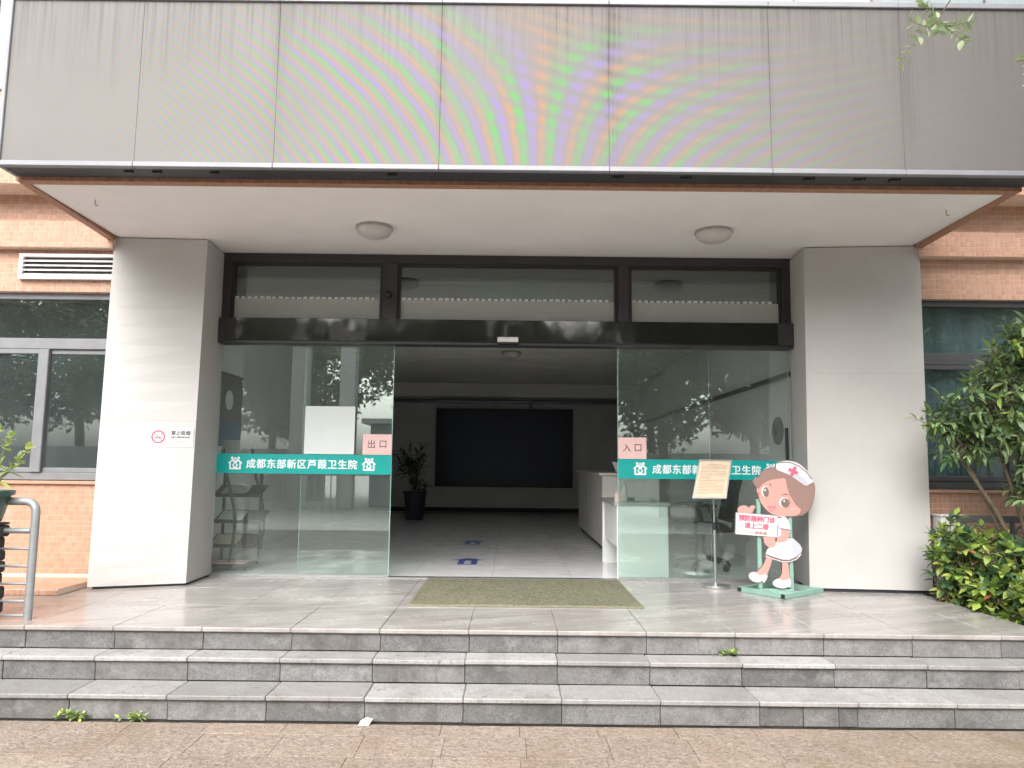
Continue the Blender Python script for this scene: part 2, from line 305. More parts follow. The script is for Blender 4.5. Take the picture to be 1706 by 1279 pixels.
# ---------------------------------------------------------------- mesh helpers
class MB:
    def __init__(s): s.v = []; s.f = []; s.mi = []
    def add(s, vs, fs, mi=0):
        o = len(s.v); s.v += [tuple(v) for v in vs]; s.f += [tuple(i + o for i in f) for f in fs]; s.mi += [mi] * len(fs); return s
    def box(s, x0, x1, y0, y1, z0, z1, mi=0, M=None):
        vs = [Vector((x, y, z)) for z in (z0, z1) for y in (y0, y1) for x in (x0, x1)]
        if M is not None: vs = [M @ v for v in vs]
        return s.add(vs, [(0, 2, 3, 1), (4, 5, 7, 6), (0, 1, 5, 4), (2, 6, 7, 3), (0, 4, 6, 2), (1, 3, 7, 5)], mi)
    def cbox(s, x0, x1, y0, y1, z0, z1, b=0.004, mi=0, M=None):
        """box with chamfered edges"""
        vs = []; idx = {}
        X, Y, Z = (x0, x1), (y0, y1), (z0, z1)
        for i in (0, 1):
            for j in (0, 1):
                for k in (0, 1):
                    sx, sy, sz = (1 - 2 * i) * b, (1 - 2 * j) * b, (1 - 2 * k) * b
                    for a, d in (('x', (0, sy, sz)), ('y', (sx, 0, sz)), ('z', (sx, sy, 0))):
                        idx[i, j, k, a] = len(vs); vs.append(Vector((X[i] + d[0], Y[j] + d[1], Z[k] + d[2])))
        g = lambda i, j, k, a: idx[i, j, k, a]
        F = []
        for i in (0, 1):
            q = [g(i, 0, 0, 'x'), g(i, 1, 0, 'x'), g(i, 1, 1, 'x'), g(i, 0, 1, 'x')]; F.append(q if i else q[::-1])
            q = [g(0, i, 0, 'y'), g(1, i, 0, 'y'), g(1, i, 1, 'y'), g(0, i, 1, 'y')]; F.append(q[::-1] if i else q)
            q = [g(0, 0, i, 'z'), g(1, 0, i, 'z'), g(1, 1, i, 'z'), g(0, 1, i, 'z')]; F.append(q if i else q[::-1])
        for i in (0, 1):
            for j in (0, 1):
                F.append([g(i, j, 0, 'x'), g(i, j, 1, 'x'), g(i, j, 1, 'y'), g(i, j, 0, 'y')])
                F.append([g(i, 0, j, 'x'), g(i, 1, j, 'x'), g(i, 1, j, 'z'), g(i, 0, j, 'z')])
                F.append([g(0, i, j, 'y'), g(1, i, j, 'y'), g(1, i, j, 'z'), g(0, i, j, 'z')])
                for k in (0, 1): F.append([g(i, j, k, 'x'), g(i, j, k, 'y'), g(i, j, k, 'z')])
        if M is not None: vs = [M @ v for v in vs]
        return s.add(vs, F, mi)
    def tube(s, pts, r, n=10, mi=0, cap=True):
        pts = [Vector(p) for p in pts]; rs = r if isinstance(r, (list, tuple)) else [r] * len(pts)
        ring = []; prev = None; vs = []; fs = []
        for i, p in enumerate(pts):
            d = (pts[min(i + 1, len(pts) - 1)] - pts[max(i - 1, 0)]).normalized()
            if prev is None:
                a = d.cross(Vector((0, 0, 1)));
                if a.length < 1e-3: a = d.cross(Vector((1, 0, 0)))
            else: a = prev - d * prev.dot(d)
            a.normalize(); prev = a; b = d.cross(a)
            for k in range(n):
                t = 2 * math.pi * k / n; vs.append(p + (a * math.cos(t) + b * math.sin(t)) * rs[i])
        for i in range(len(pts) - 1):
            for k in range(n):
                fs.append((i * n + k, i * n + (k + 1) % n, (i + 1) * n + (k + 1) % n, (i + 1) * n + k))
        if cap: fs.append(tuple(range(n))[::-1]); fs.append(tuple((len(pts) - 1) * n + k for k in range(n)))
        return s.add(vs, fs, mi)
    def lathe(s, prof, c=(0, 0, 0), n=24, mi=0, M=None):
        vs = []; fs = []; c = Vector(c)
        for r, z in prof:
            for k in range(n):
                t = 2 * math.pi * k / n; v = Vector((r * math.cos(t), r * math.sin(t), z)); vs.append(c + (M @ v if M is not None else v))
        for i in range(len(prof) - 1):
            for k in range(n): fs.append((i * n + k, i * n + (k + 1) % n, (i + 1) * n + (k + 1) % n, (i + 1) * n + k))
        fs.append(tuple(range(n))[::-1]); fs.append(tuple((len(prof) - 1) * n + k for k in range(n)))
        return s.add(vs, fs, mi)
    def prism(s, poly, y0, y1, mi=0, f=None):
        """polygon in (x, z) extruded from y0 to y1; f maps (x, y, z) to a point"""
        f = f or (lambda x, y, z: (x, y, z)); n = len(poly)
        area = sum(poly[i][0] * poly[(i + 1) % n][1] - poly[(i + 1) % n][0] * poly[i][1] for i in range(n))
        if area < 0: poly = poly[::-1]
        vs = [f(x, y0, z) for x, z in poly] + [f(x, y1, z) for x, z in poly]
        return s.add(vs, [tuple(range(n)), tuple(range(2 * n - 1, n - 1, -1))] + [(i, i + n, (i + 1) % n + n, (i + 1) % n) for i in range(n)], mi)
    def build(s, name, m, parent=None, smooth=None, link=True, loc=None):
        me = bpy.data.meshes.new(name); me.from_pydata(s.v, [], s.f); me.update()
        ms = m if isinstance(m, (list, tuple)) else [m]
        for q in ms: me.materials.append(MT[q] if isinstance(q, str) else q)
        if len(ms) > 1: me.polygons.foreach_set('material_index', s.mi)
        if smooth:
            me.polygons.foreach_set('use_smooth', [True] * len(s.f))
            try: me.set_sharp_from_angle(angle=rad(smooth))
            except Exception: pass
        if not link: return me
        return place(name, me, parent, loc)

def place(name, me, parent=None, loc=None, M=None):
    o = bpy.data.objects.new(name, me); COL.objects.link(o)
    if parent is not None:
        o.parent = parent
    if M is not None: o.matrix_local = M
    elif loc is not None: o.location = loc
    return o
def tag(o, label=None, cat=None, group=None, kind=None):
    if label: o['label'] = label
    if cat: o['category'] = cat
    if group: o['group'] = group
    if kind: o['kind'] = kind
    return o
def thing(name, label, cat, group=None, loc=(0, 0, 0)):
    """an Empty; children keep world coordinates when loc is zero"""
    o = bpy.data.objects.new(name, None); COL.objects.link(o); o.location = loc; o.empty_display_size = 0.1
    return tag(o, label, cat, group)
def text_mesh(body, size, bold=0.0, depth=0.001, align='CENTER', sx=1.0, space=1.0):
    cu = bpy.data.curves.new('t', 'FONT'); cu.body = body; cu.size = size; cu.align_x = align; cu.align_y = 'CENTER'
    cu.extrude = depth; cu.offset = bold; cu.space_character = space; cu.resolution_u = 3
    o = bpy.data.objects.new('t', cu); COL.objects.link(o)
    dg = bpy.context.evaluated_depsgraph_get(); dg.update()
    me = bpy.data.meshes.new_from_object(o.evaluated_get(dg)); bpy.data.objects.remove(o); bpy.data.curves.remove(cu)
    if sx != 1.0:
        me.transform(Matrix.Diagonal((sx, 1, 1, 1)))
    return me
FACE = Matrix.Rotation(rad(90), 4, 'X')       # text that faces the camera side (-Y)
def lettering(body, size, x, y, z, m, parent, bold=0.0, M=None, width=None, name='lettering', space=1.0, turn=0.0):
    me = text_mesh(body, size, 0.0, space=space); me.name = name
    if bold:
        vs = [v.co.copy() for v in me.vertices]; fs = [tuple(p.vertices) for p in me.polygons]; mb = MB()
        for k, (dx, dy) in enumerate(((0, 0), (bold, 0), (-bold, 0), (0, bold * .8), (0, -bold * .8))):
            mb.add([(v.x + dx, v.y + dy, v.z + 0.00008 * k) for v in vs], fs)
        bpy.data.meshes.remove(me); me = bpy.data.meshes.new(name); me.from_pydata(mb.v, [], mb.f)
    if width:
        xs = [v.co.x for v in me.vertices]; w = max(xs) - min(xs); c = (max(xs) + min(xs)) / 2
        for v in me.vertices: v.co.x = (v.co.x - c) * width / w
    zs = [v.co.y for v in me.vertices]; cz = (max(zs) + min(zs)) / 2
    for v in me.vertices: v.co.y -= cz
    me.materials.clear(); me.materials.append(MT[m])
    o = place(name, me, parent, M=(M if M is not None else Matrix.Translation((x, y, z)) @ Matrix.Rotation(turn, 4, 'Y') @ FACE))
    return o
def struct(name, mb, m, parent=None, **k):
    o = mb.build(name, m, parent, **k)
    if parent is None: o['kind'] = 'structure'
    return o

P = 0.45                                     # platform height
YD = 7.40                                    # door plane

# ================================================================= SETTING: ground, steps, platform
struct('yard', MB().add([(-90, -90, -0.03), (90, -90, -0.03), (90, 60, -0.03), (-90, 60, -0.03)], [(0, 1, 2, 3)]), 'asphalt')
pav = struct('pavement', MB().box(-7, 7, -3, 4.63, -0.028, -0.008), 'mortar')
sw, sdp = 0.462, 0.325
slab_m = [MB().cbox(0.001, sw - 0.001, 0.001, sdp - 0.001, -0.02, 0.0, 0.0016).build('paving_slab', 'paving', link=False)]
for j in range(9):
    for i in range(-11, 12):
        x = 0.107 + (i - 0.09) * sw + (0.035 if j % 2 else 0)
        o = place('paving_slab', slab_m[0], pav, (x, 4.455 - (j) * sdp, random.uniform(-0.0012, 0.0012)))
for i in range(-11, 12):                     # the cut row against the lowest riser
    me = slab_m[0] if i else slab_m[0]
cut = MB().cbox(0.001, sw - 0.001, 0.001, 0.177, -0.02, 0.0, 0.0016).build('paving_slab', 'paving', link=False)
for o in [q for q in pav.children if abs(q.location.y - 4.455) < 1e-4]: o.data = cut

steps = struct('steps', MB().box(-6, 6, 4.70, 5.16, -0.02, 0.118).box(-6, 6, 4.985, 5.16, 0.118, 0.268), 'mortar')
def stone_row(name, joints, y0, y1, z0, z1, mat, bev, parent):
    for a, b in zip(joints, joints[1:]):
        g = 0.0016; dy = random.uniform(-0.003, 0.002); dz = random.uniform(-0.0015, 0.0015)
        M = Matrix.Translation(((a + b) / 2, 0, 0)) @ Matrix.Rotation(random.uniform(-0.003, 0.003), 4, 'Y')
        MB().cbox(-(b - a) / 2 + g, (b - a) / 2 - g, y0 + dy, y1, z0 + dz, z1 + dz, bev, M=M).build(name, mat, parent)
mod = lambda off: [off + 0.598 * k for k in range(-8, 9)]
j3 = mod(-0.275); j2 = mod(-0.285); j1 = mod(-0.27)
j3r = sorted([v for v in j3 if v < 1.3] + [1.525, 1.79, 2.005, 2.12, 2.71, 3.31, 3.9, 4.5])
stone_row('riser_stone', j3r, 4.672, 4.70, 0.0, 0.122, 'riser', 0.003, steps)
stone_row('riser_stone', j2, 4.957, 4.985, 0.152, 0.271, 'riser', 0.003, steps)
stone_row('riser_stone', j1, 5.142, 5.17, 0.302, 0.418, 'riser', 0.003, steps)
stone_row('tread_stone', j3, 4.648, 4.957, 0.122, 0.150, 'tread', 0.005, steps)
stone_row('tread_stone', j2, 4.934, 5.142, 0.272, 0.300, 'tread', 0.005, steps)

plat = struct('platform', MB().box(-7, 3.70, 5.17, 7.42, 0.0, 0.419), 'mortar')
for k in range(-12, 7):
    a = j1[0] - 1.2 + 0.598 * (k + 12); b = a + 0.598
    if a > 3.69: break
    b = min(b, 3.70)
    for y0, y1 in ((5.118, 5.90), (5.90, 6.72), (6.72, 7.36)):
        MB().cbox(a + 0.001, b - 0.001, y0 + 0.001, y1 - 0.001, 0.419, P, 0.006 if y0 < 5.2 else 0.0015).build('floor_slab', 'platform', plat).location.z = random.uniform(-0.0008, 0.0008)
struct('door_threshold', MB().cbox(-2.93, 2.86, 7.362, 7.45, 0.42, P + 0.012, 0.003), 'steel')

# lobby shell
lob = struct('lobby_floor', MB().box(-3.4, 3.1, 7.452, 18.1, 0.30, 0.440), 'mortar')
ft = MB().cbox(0.0015, 0.7985, 0.0015, 0.7985, 0.440, 0.4505, 0.001).build('floor_tile', 'lobby_floor', link=False)
for i in range(8):
    for j in range(14):
        if 7.455 + j * 0.8 < 17.6: place('floor_tile', ft, lob, (-3.38 + i * 0.8, 7.455 + j * 0.8, 0))
struct('lobby_wall', MB().box(-3.55, -3.40, 7.46, 18.2, 0.3, 3.9), 'inwall')
struct('lobby_wall', MB().box(2.95, 3.10, 7.46, 18.2, 0.3, 3.9), 'inwall')
bw = struct('lobby_wall', MB().box(-3.55, 3.10, 18.0, 18.2, 0.3, 3.9), 'inwall')
MB().cbox(-3.40, 2.95, 17.97, 18.0, 0.45, 0.55, 0.003).build('skirting', 'room_dark', bw)
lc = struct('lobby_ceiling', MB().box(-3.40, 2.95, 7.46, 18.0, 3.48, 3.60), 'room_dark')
strip = MB().cbox(-3.39, 2.94, 0.012, 0.188, 3.45, 3.478, 0.004).build('ceiling_strip', 'ceiling', link=False)
for j in range(47): place('ceiling_strip', strip, lc, (0, 7.5 + 0.2 * j, random.uniform(-0.003, 0.003)))
struct('lobby_beam', MB().box(-3.40, 2.95, 16.95, 17.15, 3.32, 3.45).box(-3.40, 2.95, 16.98, 17.12, 3.27, 3.32).box(-3.40, 2.95, 16.93, 17.17, 3.14, 3.27), 'soffit')

# ================================================================= COLUMNS
def column(label, lo, hi, joints):
    """lo, hi: plan corners at the foot and under the canopy; cladding panels hang clear of the floor"""
    c = thing('entrance_column', label, 'column', 'columns beside the entrance')
    def plan(z, k=1.0):
        t = (z - P) / (3.648 - P); ps = [(a[0] + (b[0] - a[0]) * t, a[1] + (b[1] - a[1]) * t) for a, b in zip(lo, hi)]
        mx, my = sum(p[0] for p in ps) / 4, sum(p[1] for p in ps) / 4
        return [(mx + (x - mx) * k, my + (y - my) * k, z) for x, y in ps]
    F6 = [(3, 2, 1, 0), (4, 5, 6, 7), (0, 1, 5, 4), (1, 2, 6, 5), (2, 3, 7, 6), (3, 0, 4, 7)]
    MB().add(plan(P, 0.93) + plan(P + 0.12, 0.93), F6).build('core', 'led_dark', c)
    for z0, z1 in zip(joints, joints[1:]):
        mb = MB(); N = 10
        for k in range(N + 1): mb.v += plan(z0 + 0.0006 + (z1 - z0 - 0.0012) * k / N)
        for k in range(N):
            for q in range(4): mb.f.append((4 * k + q, 4 * k + (q + 1) % 4, 4 * k + 4 + (q + 1) % 4, 4 * k + 4 + q)); mb.mi.append(0)
        mb.f += [(3, 2, 1, 0), tuple(4 * N + q for q in range(4))]; mb.mi += [0, 0]
        mb.build('cladding_panel', 'column', c)
    return c
column('white clad column left of the doors with a no smoking sign', [(-3.648, 6.53), (-2.914, 6.80), (-2.93, 7.42), (-3.66, 7.42)], [(-3.80, 6.84), (-2.925, 6.87), (-2.96, 7.42), (-3.82, 7.42)], [P + 0.022, 1.93, 3.672])
column('white clad column right of the doors beside the tall green shrub', [(2.722, 6.86), (3.79, 6.77), (3.80, 7.42), (2.80, 7.42)], [(2.80, 6.93), (3.86, 6.83), (3.87, 7.42), (2.83, 7.42)], [P + 0.030, 2.45, 3.672])

# ================================================================= CANOPY
can = thing('entrance_canopy', 'flat white canopy underside over the steps carried by two white columns', 'canopy')
def slab(pts, z0, z1):
    n = len(pts)
    return MB().add([(x, y, z0) for x, y in pts] + [(x, y, z1) for x, y in pts], [tuple(range(n))[::-1], tuple(range(n, 2 * n))] + [(i, (i + 1) % n, (i + 1) % n + n, i + n) for i in range(n)])
slab([(-3.745, 5.346), (3.815, 5.346), (3.90, 7.6), (-3.88, 7.6)], 3.7005, 4.05).build('slab', 'edge_tile', can)
so = slab([(-3.684, 5.430), (3.742, 5.430), (3.835, 7.52), (-3.805, 7.52)], 3.650, 3.700)
so.v = [(x, y, z + (0.045 if y > 7 and z < 3.68 else 0)) for x, y, z in so.v]
so.build('soffit', 'soffit', can)
slab([(-3.745, 5.346), (-3.687, 5.4265), (-3.780, 6.815), (-3.846, 6.815)], 3.644, 3.700).build('edge_band', 'edge_tile', can)
slab([(3.745, 5.4265), (3.815, 5.346), (3.872, 6.80), (3.808, 6.80)], 3.644, 3.700).build('edge_band', 'edge_tile', can)
slab([(-3.740, 5.346), (3.810, 5.346), (3.744, 5.4275), (-3.686, 5.4275)], 3.644, 3.6995).build('edge_band', 'edge_tile', can)

# ================================================================= LED SCREEN
led = thing('led_screen', 'wide grey outdoor display screen with rainbow ripples above the entrance', 'display screen')
XL, XR, ZB, ZT = -3.735, 4.02, 3.70, 4.985
MB().box(XL + 0.02, XR - 0.02, 5.15, 5.33, ZB + 0.0, ZT - 0.01).build('cabinet', 'led_dark', led)
jl = [XL + 0.03, -2.745, -1.74, -0.545, 0.685, 1.86, 2.82, XR - 0.03]
for a, b in zip(jl, jl[1:]):
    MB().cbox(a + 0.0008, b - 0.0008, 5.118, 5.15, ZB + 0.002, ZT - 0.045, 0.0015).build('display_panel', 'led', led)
    MB().cbox(a + 0.001, b - 0.001, 5.10, 5.149, 3.662, ZB, 0.004).build('bottom_rail', 'alu', led)
    MB().cbox(a + 0.001, b - 0.001, 5.10, 5.149, ZT - 0.043, ZT, 0.004).build('top_rail', 'alu', led)
for a, b in ((XL, XL + 0.03), (XR - 0.03, XR)):
    MB().cbox(a, b, 5.10, 5.33, 3.662, ZT, 0.004).build('side_rail', 'alu', led)
MB().box(XL + 0.04, XR - 0.04, 5.15, 5.33, 3.668, 3.699).build('bottom_plate', 'led_dark', led)
for x in (-2.83, -2.62, -2.2, -0.9, 0.75, 1.25, 2.15, 2.52, 2.78):
    MB().cbox(x - 0.03, x + 0.03, 5.2, 5.235, 3.655, 3.668, 0.003).box(x + 0.035, x + 0.045, 5.19, 5.2, 3.652, 3.668).build('fixing_clip', 'black', led)

# ================================================================= UPPER FACADE
upw = thing('upper_facade', 'upper tiled storey with pale windows just visible above the display screen', 'building')
MB().box(-9, 9, 6.64, 7.2, 5.003, 9.0).build('wall', 'grout', upw)
def window_up(x0, x1):
    f = MB().cbox(x0, x1, 6.58, 6.64, 5.01, 5.06, 0.004).cbox(x0, x1, 6.58, 6.64, 6.9, 6.96, 0.004)
    for x in (x0, (x0 + x1) / 2 - 0.025, x1 - 0.05): f.box(x, x + 0.05, 6.582, 6.639, 5.06, 6.9)
    w = f.build('window', 'alu', upw)
    MB().box(x0 + 0.05, x1 - 0.05, 6.60, 6.608, 5.06, 6.9).build('pane', 'glass_win', w)
    MB().box(x0 + 0.05, x1 - 0.05, 6.625, 6.638, 5.06, 6.9).build('blind', 'white_metal', w)
for a, b in ((-6.6, -3.3), (-2.6, 0.6), (1.0, 2.70), (3.40, 5.6)): window_up(a, b)

# ================================================================= SIDE WINGS (tiled walls with windows)
TP = 0.0475
tile_me = MB().cbox(0.0018, TP - 0.0018, -0.0025, 0.0, 0.0018, TP - 0.0018, 0.0008).build('tile', 'tile', link=False)
def tiles_mesh(mb, x0, x1, z0, z1, y, skip=None):
    nx = int(round((x1 - x0) / TP)); nz = max(1, int(round((z1 - z0) / TP))); px = (x1 - x0) / nx; pz = (z1 - z0) / nz
    for i in range(nx):
        for k in range(nz):
            a, c = x0 + i * px, z0 + k * pz
            if skip and skip(a + px / 2, c + pz / 2): continue
            d = random.uniform(-0.0005, 0.0005)
            mb.add([(a + .0018, y, c + .0018), (a + px - .0018, y, c + .0018), (a + px - .0018, y, c + pz - .0018), (a + .0018, y, c + pz - .0018),
                    (a + .003, y - .0025 + d, c + .003), (a + px - .003, y - .0025 + d, c + .003), (a + px - .003, y - .0025 + d, c + pz - .003), (a + .003, y - .0025 + d, c + pz - .003)],
                   [(4, 5, 6, 7), (0, 1, 5, 4), (1, 2, 6, 5), (2, 3, 7, 6), (3, 0, 4, 7)])
def wing(label, sgn, xin, xout, yw, zs, tile_parts):
    """zs: sill, window head, band bottom, band top, upper band bottom"""
    w = thing('tiled_wall', label, 'wall', 'orange tiled walls beside the entrance')
    x0, x1 = min(xin, xout), max(xin, xout)
    sill, head, bb, bt, ub = zs
    MB().box(x0, x1, yw, yw + 0.5, -0.02, sill).build('lower_wall', 'grout', w)
    MB().box(x0, x1, yw, yw + 0.5, head, 4.6).build('wall', 'grout', w)
    MB().box(x0, x1, yw - 0.10, yw - 0.001, bb, bt).build('band', 'grout', w)
    MB().box(x0, x1, yw - 0.30, yw - 0.001, ub, 5.0).build('upper_band', 'grout', w)
    MB().cbox(x0, x1, yw - 0.03, yw + 0.10, sill + 0.001, sill + 0.03, 0.004).build('sill', 'tile', w)
    st = MB()
    hole = (lambda x, z: (sgn < 0 and -4.70 < x < -3.6 and 3.27 < z < 3.50))
    tiles_mesh(st, x0, x1, head, bb, yw, hole)
    tiles_mesh(st, x0, x1, bb, bt, yw - 0.10)
    tiles_mesh(st, x0, x1, bt, ub, yw)
    tiles_mesh(st, x0, x1, ub, 5.0, yw - 0.30)
    # soffit tiles under the bands would be seen edge-on: the band's own underside is grout
    zt0 = sill - math.floor((sill - 0.02) / TP) * TP
    rows = int(round((sill - zt0) / TP)); cols = int((x1 - x0) / TP)
    cand = []
    for i in range(cols):
        for k in range(rows):
            a = x1 - (i + 1) * TP if sgn < 0 else x0 + i * TP; c = sill - (k + 1) * TP
            if sgn < 0 and c < 0.49: continue
            cand.append((abs(a - xin), a, c))
    cand.sort()
    inpart = [q for q in cand if q[2] > 0.3][:tile_parts]; rest = cand[len(inpart):] if len(inpart) else cand
    for _, a, c in inpart: place('tile', tile_me, w, (a, yw - 0.0002, c))
    s2 = set(inpart)
    for q in cand:
        if q not in s2: tiles_mesh(st, q[1], q[1] + TP, q[2], q[2] + TP, yw)
    o = st.build('tile_field', 'tile', w); o['kind'] = 'stuff'
    return w
wl_ = wing('orange mosaic tiled wall with louvred vent left of the white column', -1, -3.79, -6.3, 6.90, (1.338, 3.155, 3.563, 3.814, 4.105), 290)
wr_ = wing('orange mosaic tiled wall behind the shrubs right of the entrance', 1, 3.85, 6.6, 6.90, (1.345, 3.175, 3.565, 3.80, 4.10), 120)
# plinth along the foot of the left wall
MB().cbox(-6.3, -3.72, 6.235, 6.892, P + 0.0, 0.497, 0.005).build('plinth', 'grout', wl_)
pf = MB(); tiles_mesh(pf, -6.3, -3.72, P + 0.002, 0.4965, 6.2349)
for i in range(54):
    for j in range(13):
        pf.cbox(-6.3 + i * 0.0478 + .0018, -6.3 + (i + 1) * 0.0478 - .0018, 6.24 + j * 0.0495 + .0018, 6.24 + (j + 1) * 0.0495 - .0018, 0.4968, 0.5015, 0.0012)
pf.build('plinth_tiles', 'tile', wl_)['kind'] = 'stuff'
# louvred vent
VY = 6.90
vent = MB().box(-4.70, -3.79, VY - .05, VY - .001, 3.268, 3.300).box(-4.70, -3.79, VY - .05, VY - .001, 3.485, 3.512).box(-4.70, -4.663, VY - .049, VY - .002, 3.300, 3.485).build('vent', 'white_metal', wl_)
vent['label'] = 'white louvred vent with slanted slats'
MB().box(-4.663, -3.79, VY - .008, VY - .002, 3.300, 3.485).build('vent_back', 'room_dark', vent)
for k in range(4):
    z = 3.308 + k * 0.044; y0, y1 = VY - .047, VY - .012
    MB().add([(-4.662, y0, z), (-3.792, y0, z), (-3.792, y1, z + 0.024), (-4.662, y1, z + 0.024), (-4.662, y0, z - .005), (-3.792, y0, z - .005), (-3.792, y1, z + 0.019), (-4.662, y1, z + 0.019)],
             [(0, 1, 2, 3), (7, 6, 5, 4), (0, 4, 5, 1), (3, 2, 6, 7), (0, 3, 7, 4), (1, 5, 6, 2)]).build('slat', 'white_metal', vent)

def wing_window(w, x0, x1, yw, sill, head, trans0, trans1, mulls, fm, curtain):
    y = yw + 0.06
    f = MB().cbox(x0, x1, y, y + 0.07, sill + 0.03, sill + 0.10, 0.004).cbox(x0, x1, y, y + 0.07, head - 0.06, head, 0.004)
    f.cbox(x0, x1, y - 0.01, y + 0.07, trans0, trans1, 0.006)
    win = f.build('window', fm, w)
    for xa, xb in mulls:
        MB().cbox(xa, xb, y - 0.022, y + 0.03, sill + 0.10, trans0, 0.006).build('mullion', fm, win)
    xs = [x0] + [v for m in mulls for v in m] + [x1]
    for i in range(0, len(xs), 2):
        o = MB()
        a, b = xs[i], xs[i + 1]
        for zz in ((sill + 0.10, sill + 0.145), (trans0 - 0.045, trans0)): o.cbox(a, b, y - 0.008 + 0.012 * (i % 4), y + 0.028 + 0.012 * (i % 4), zz[0], zz[1], 0.004)
        o.build('sash', fm, win)
        MB().box(a, b, y + 0.02, y + 0.028, sill + 0.145, trans0 - 0.045).build('pane', 'glass_win', win)
    MB().box(x0, x1, y + 0.03, y + 0.038, trans1, head - 0.06).build('pane', 'glass_win', win)
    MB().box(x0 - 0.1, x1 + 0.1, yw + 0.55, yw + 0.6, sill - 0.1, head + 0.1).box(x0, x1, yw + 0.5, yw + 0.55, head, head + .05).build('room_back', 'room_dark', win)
    if curtain:
        mb = MB(); n = 140; vs = []; fs = []
        for i in range(n + 1):
            x = x0 + (x1 - x0) * i / n; yy = yw + 0.26 + 0.045 * math.sin(x * 26 + 1.3 * math.sin(x * 5)) + 0.015 * math.sin(x * 61)
            vs += [(x, yy, sill - 0.02), (x, yy, head + 0.02)]
        for i in range(n): fs.append((2 * i, 2 * i + 2, 2 * i + 3, 2 * i + 1))
        mb.add(vs, fs).build('curtain', 'curtain', win, smooth=60)
    return win
wing_window(wl_, -6.3, -3.79, 6.90, 1.345, 3.155, 2.61, 2.715, [(-4.50, -4.40)], 'win_frame', False)
wing_window(wr_, 3.85, 6.6, 6.90, 1.355, 3.175, 2.55, 2.665, [(4.66, 4.76), (5.7, 5.8)], 'win_dark', True)

# ================================================================= ENTRANCE FRAME + GLASS
fr = thing('door_surround', 'dark metal door frame with polished black header and three transom panes', 'door frame')
MB().cbox(-2.975, 2.83, 7.36, 7.46, 3.60, 3.688, 0.004).build('top_rail', 'frame', fr)
for a, b in ((-2.975, -2.87), (2.74, 2.83)):
    MB().cbox(a, b, 7.361, 7.461, 3.0, 3.60, 0.004).build('post', 'frame', fr)
for a, b in ((-1.325, -1.175), (1.065, 1.18)):
    MB().cbox(a, b, 7.35, 7.459, 3.0, 3.60, 0.005).build('mullion', 'frame', fr)
hd = MB().cbox(-2.87, 2.82, 7.27, 7.47, 2.775, 3.0, 0.003).build('header', 'black_steel', fr)
MB().cbox(-2.975, -2.872, 7.28, 7.47, 2.775, 3.0, 0.003).build('header_end', 'frame', fr)
MB().box(-2.97, 2.84, 7.285, 7.46, 2.750, 2.774).build('door_track', 'black', fr)
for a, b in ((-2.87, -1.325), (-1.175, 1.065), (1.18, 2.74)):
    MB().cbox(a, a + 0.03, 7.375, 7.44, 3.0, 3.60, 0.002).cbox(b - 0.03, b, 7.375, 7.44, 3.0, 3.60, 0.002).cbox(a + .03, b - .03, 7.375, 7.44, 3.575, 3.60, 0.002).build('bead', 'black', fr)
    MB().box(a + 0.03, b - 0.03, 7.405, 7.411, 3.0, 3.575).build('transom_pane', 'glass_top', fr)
    MB().box(a + 0.031, b - 0.031, 7.4010, 7.4035, 3.001, 3.225).build('reflection_band', 'glass_band', fr)  # added sheet that stands in for the pale reflection in the pane
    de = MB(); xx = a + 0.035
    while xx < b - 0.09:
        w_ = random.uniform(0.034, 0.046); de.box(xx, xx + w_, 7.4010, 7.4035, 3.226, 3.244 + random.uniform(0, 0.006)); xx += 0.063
    de.build('reflection_dashes', 'letter', fr)['kind'] = 'stuff'  # painted dashes for the bright broken upper edge of that reflection

def glass_panel(name, label, x0, x1, y, group=None, cat='glass panel', shoe=True):
    g = thing(name, label, cat, group)
    MB().box(x0 + 0.004, x1 - 0.004, y, y + 0.010, 0.475, 2.749).build('pane', 'glass', g)
    for xe in (x0, x1 - 0.004): MB().box(xe, xe + 0.004, y, y + 0.010, 0.475, 2.749).build('edge', 'glass_edge', g)
    MB().cbox(x0, x1, y - 0.006, y + 0.016, P + 0.0125, 0.475, 0.003).build('bottom_rail', 'steel', g)
    return g
gl = glass_panel('fixed_glass_panel', 'fixed glass panel left of the open doorway carrying a teal strip', -2.935, -1.190, 7.395)
gr = glass_panel('fixed_glass_panel', 'fixed glass panel right of the open doorway behind the nurse cut-out', 1.062, 2.79, 7.395)
dl = glass_panel('sliding_door', 'sliding glass door leaf pushed open behind the left fixed glass', -2.10, -1.20, 7.440, 'sliding door leaves', 'door')
dr = glass_panel('sliding_door', 'sliding glass door leaf pushed open behind the right fixed glass', 1.075, 1.995, 7.440, 'sliding door leaves', 'door')
MB().cbox(2.735, 2.765, 7.372, 7.394, 1.64, 1.96, 0.004).build('edge_guard', 'black', gr)

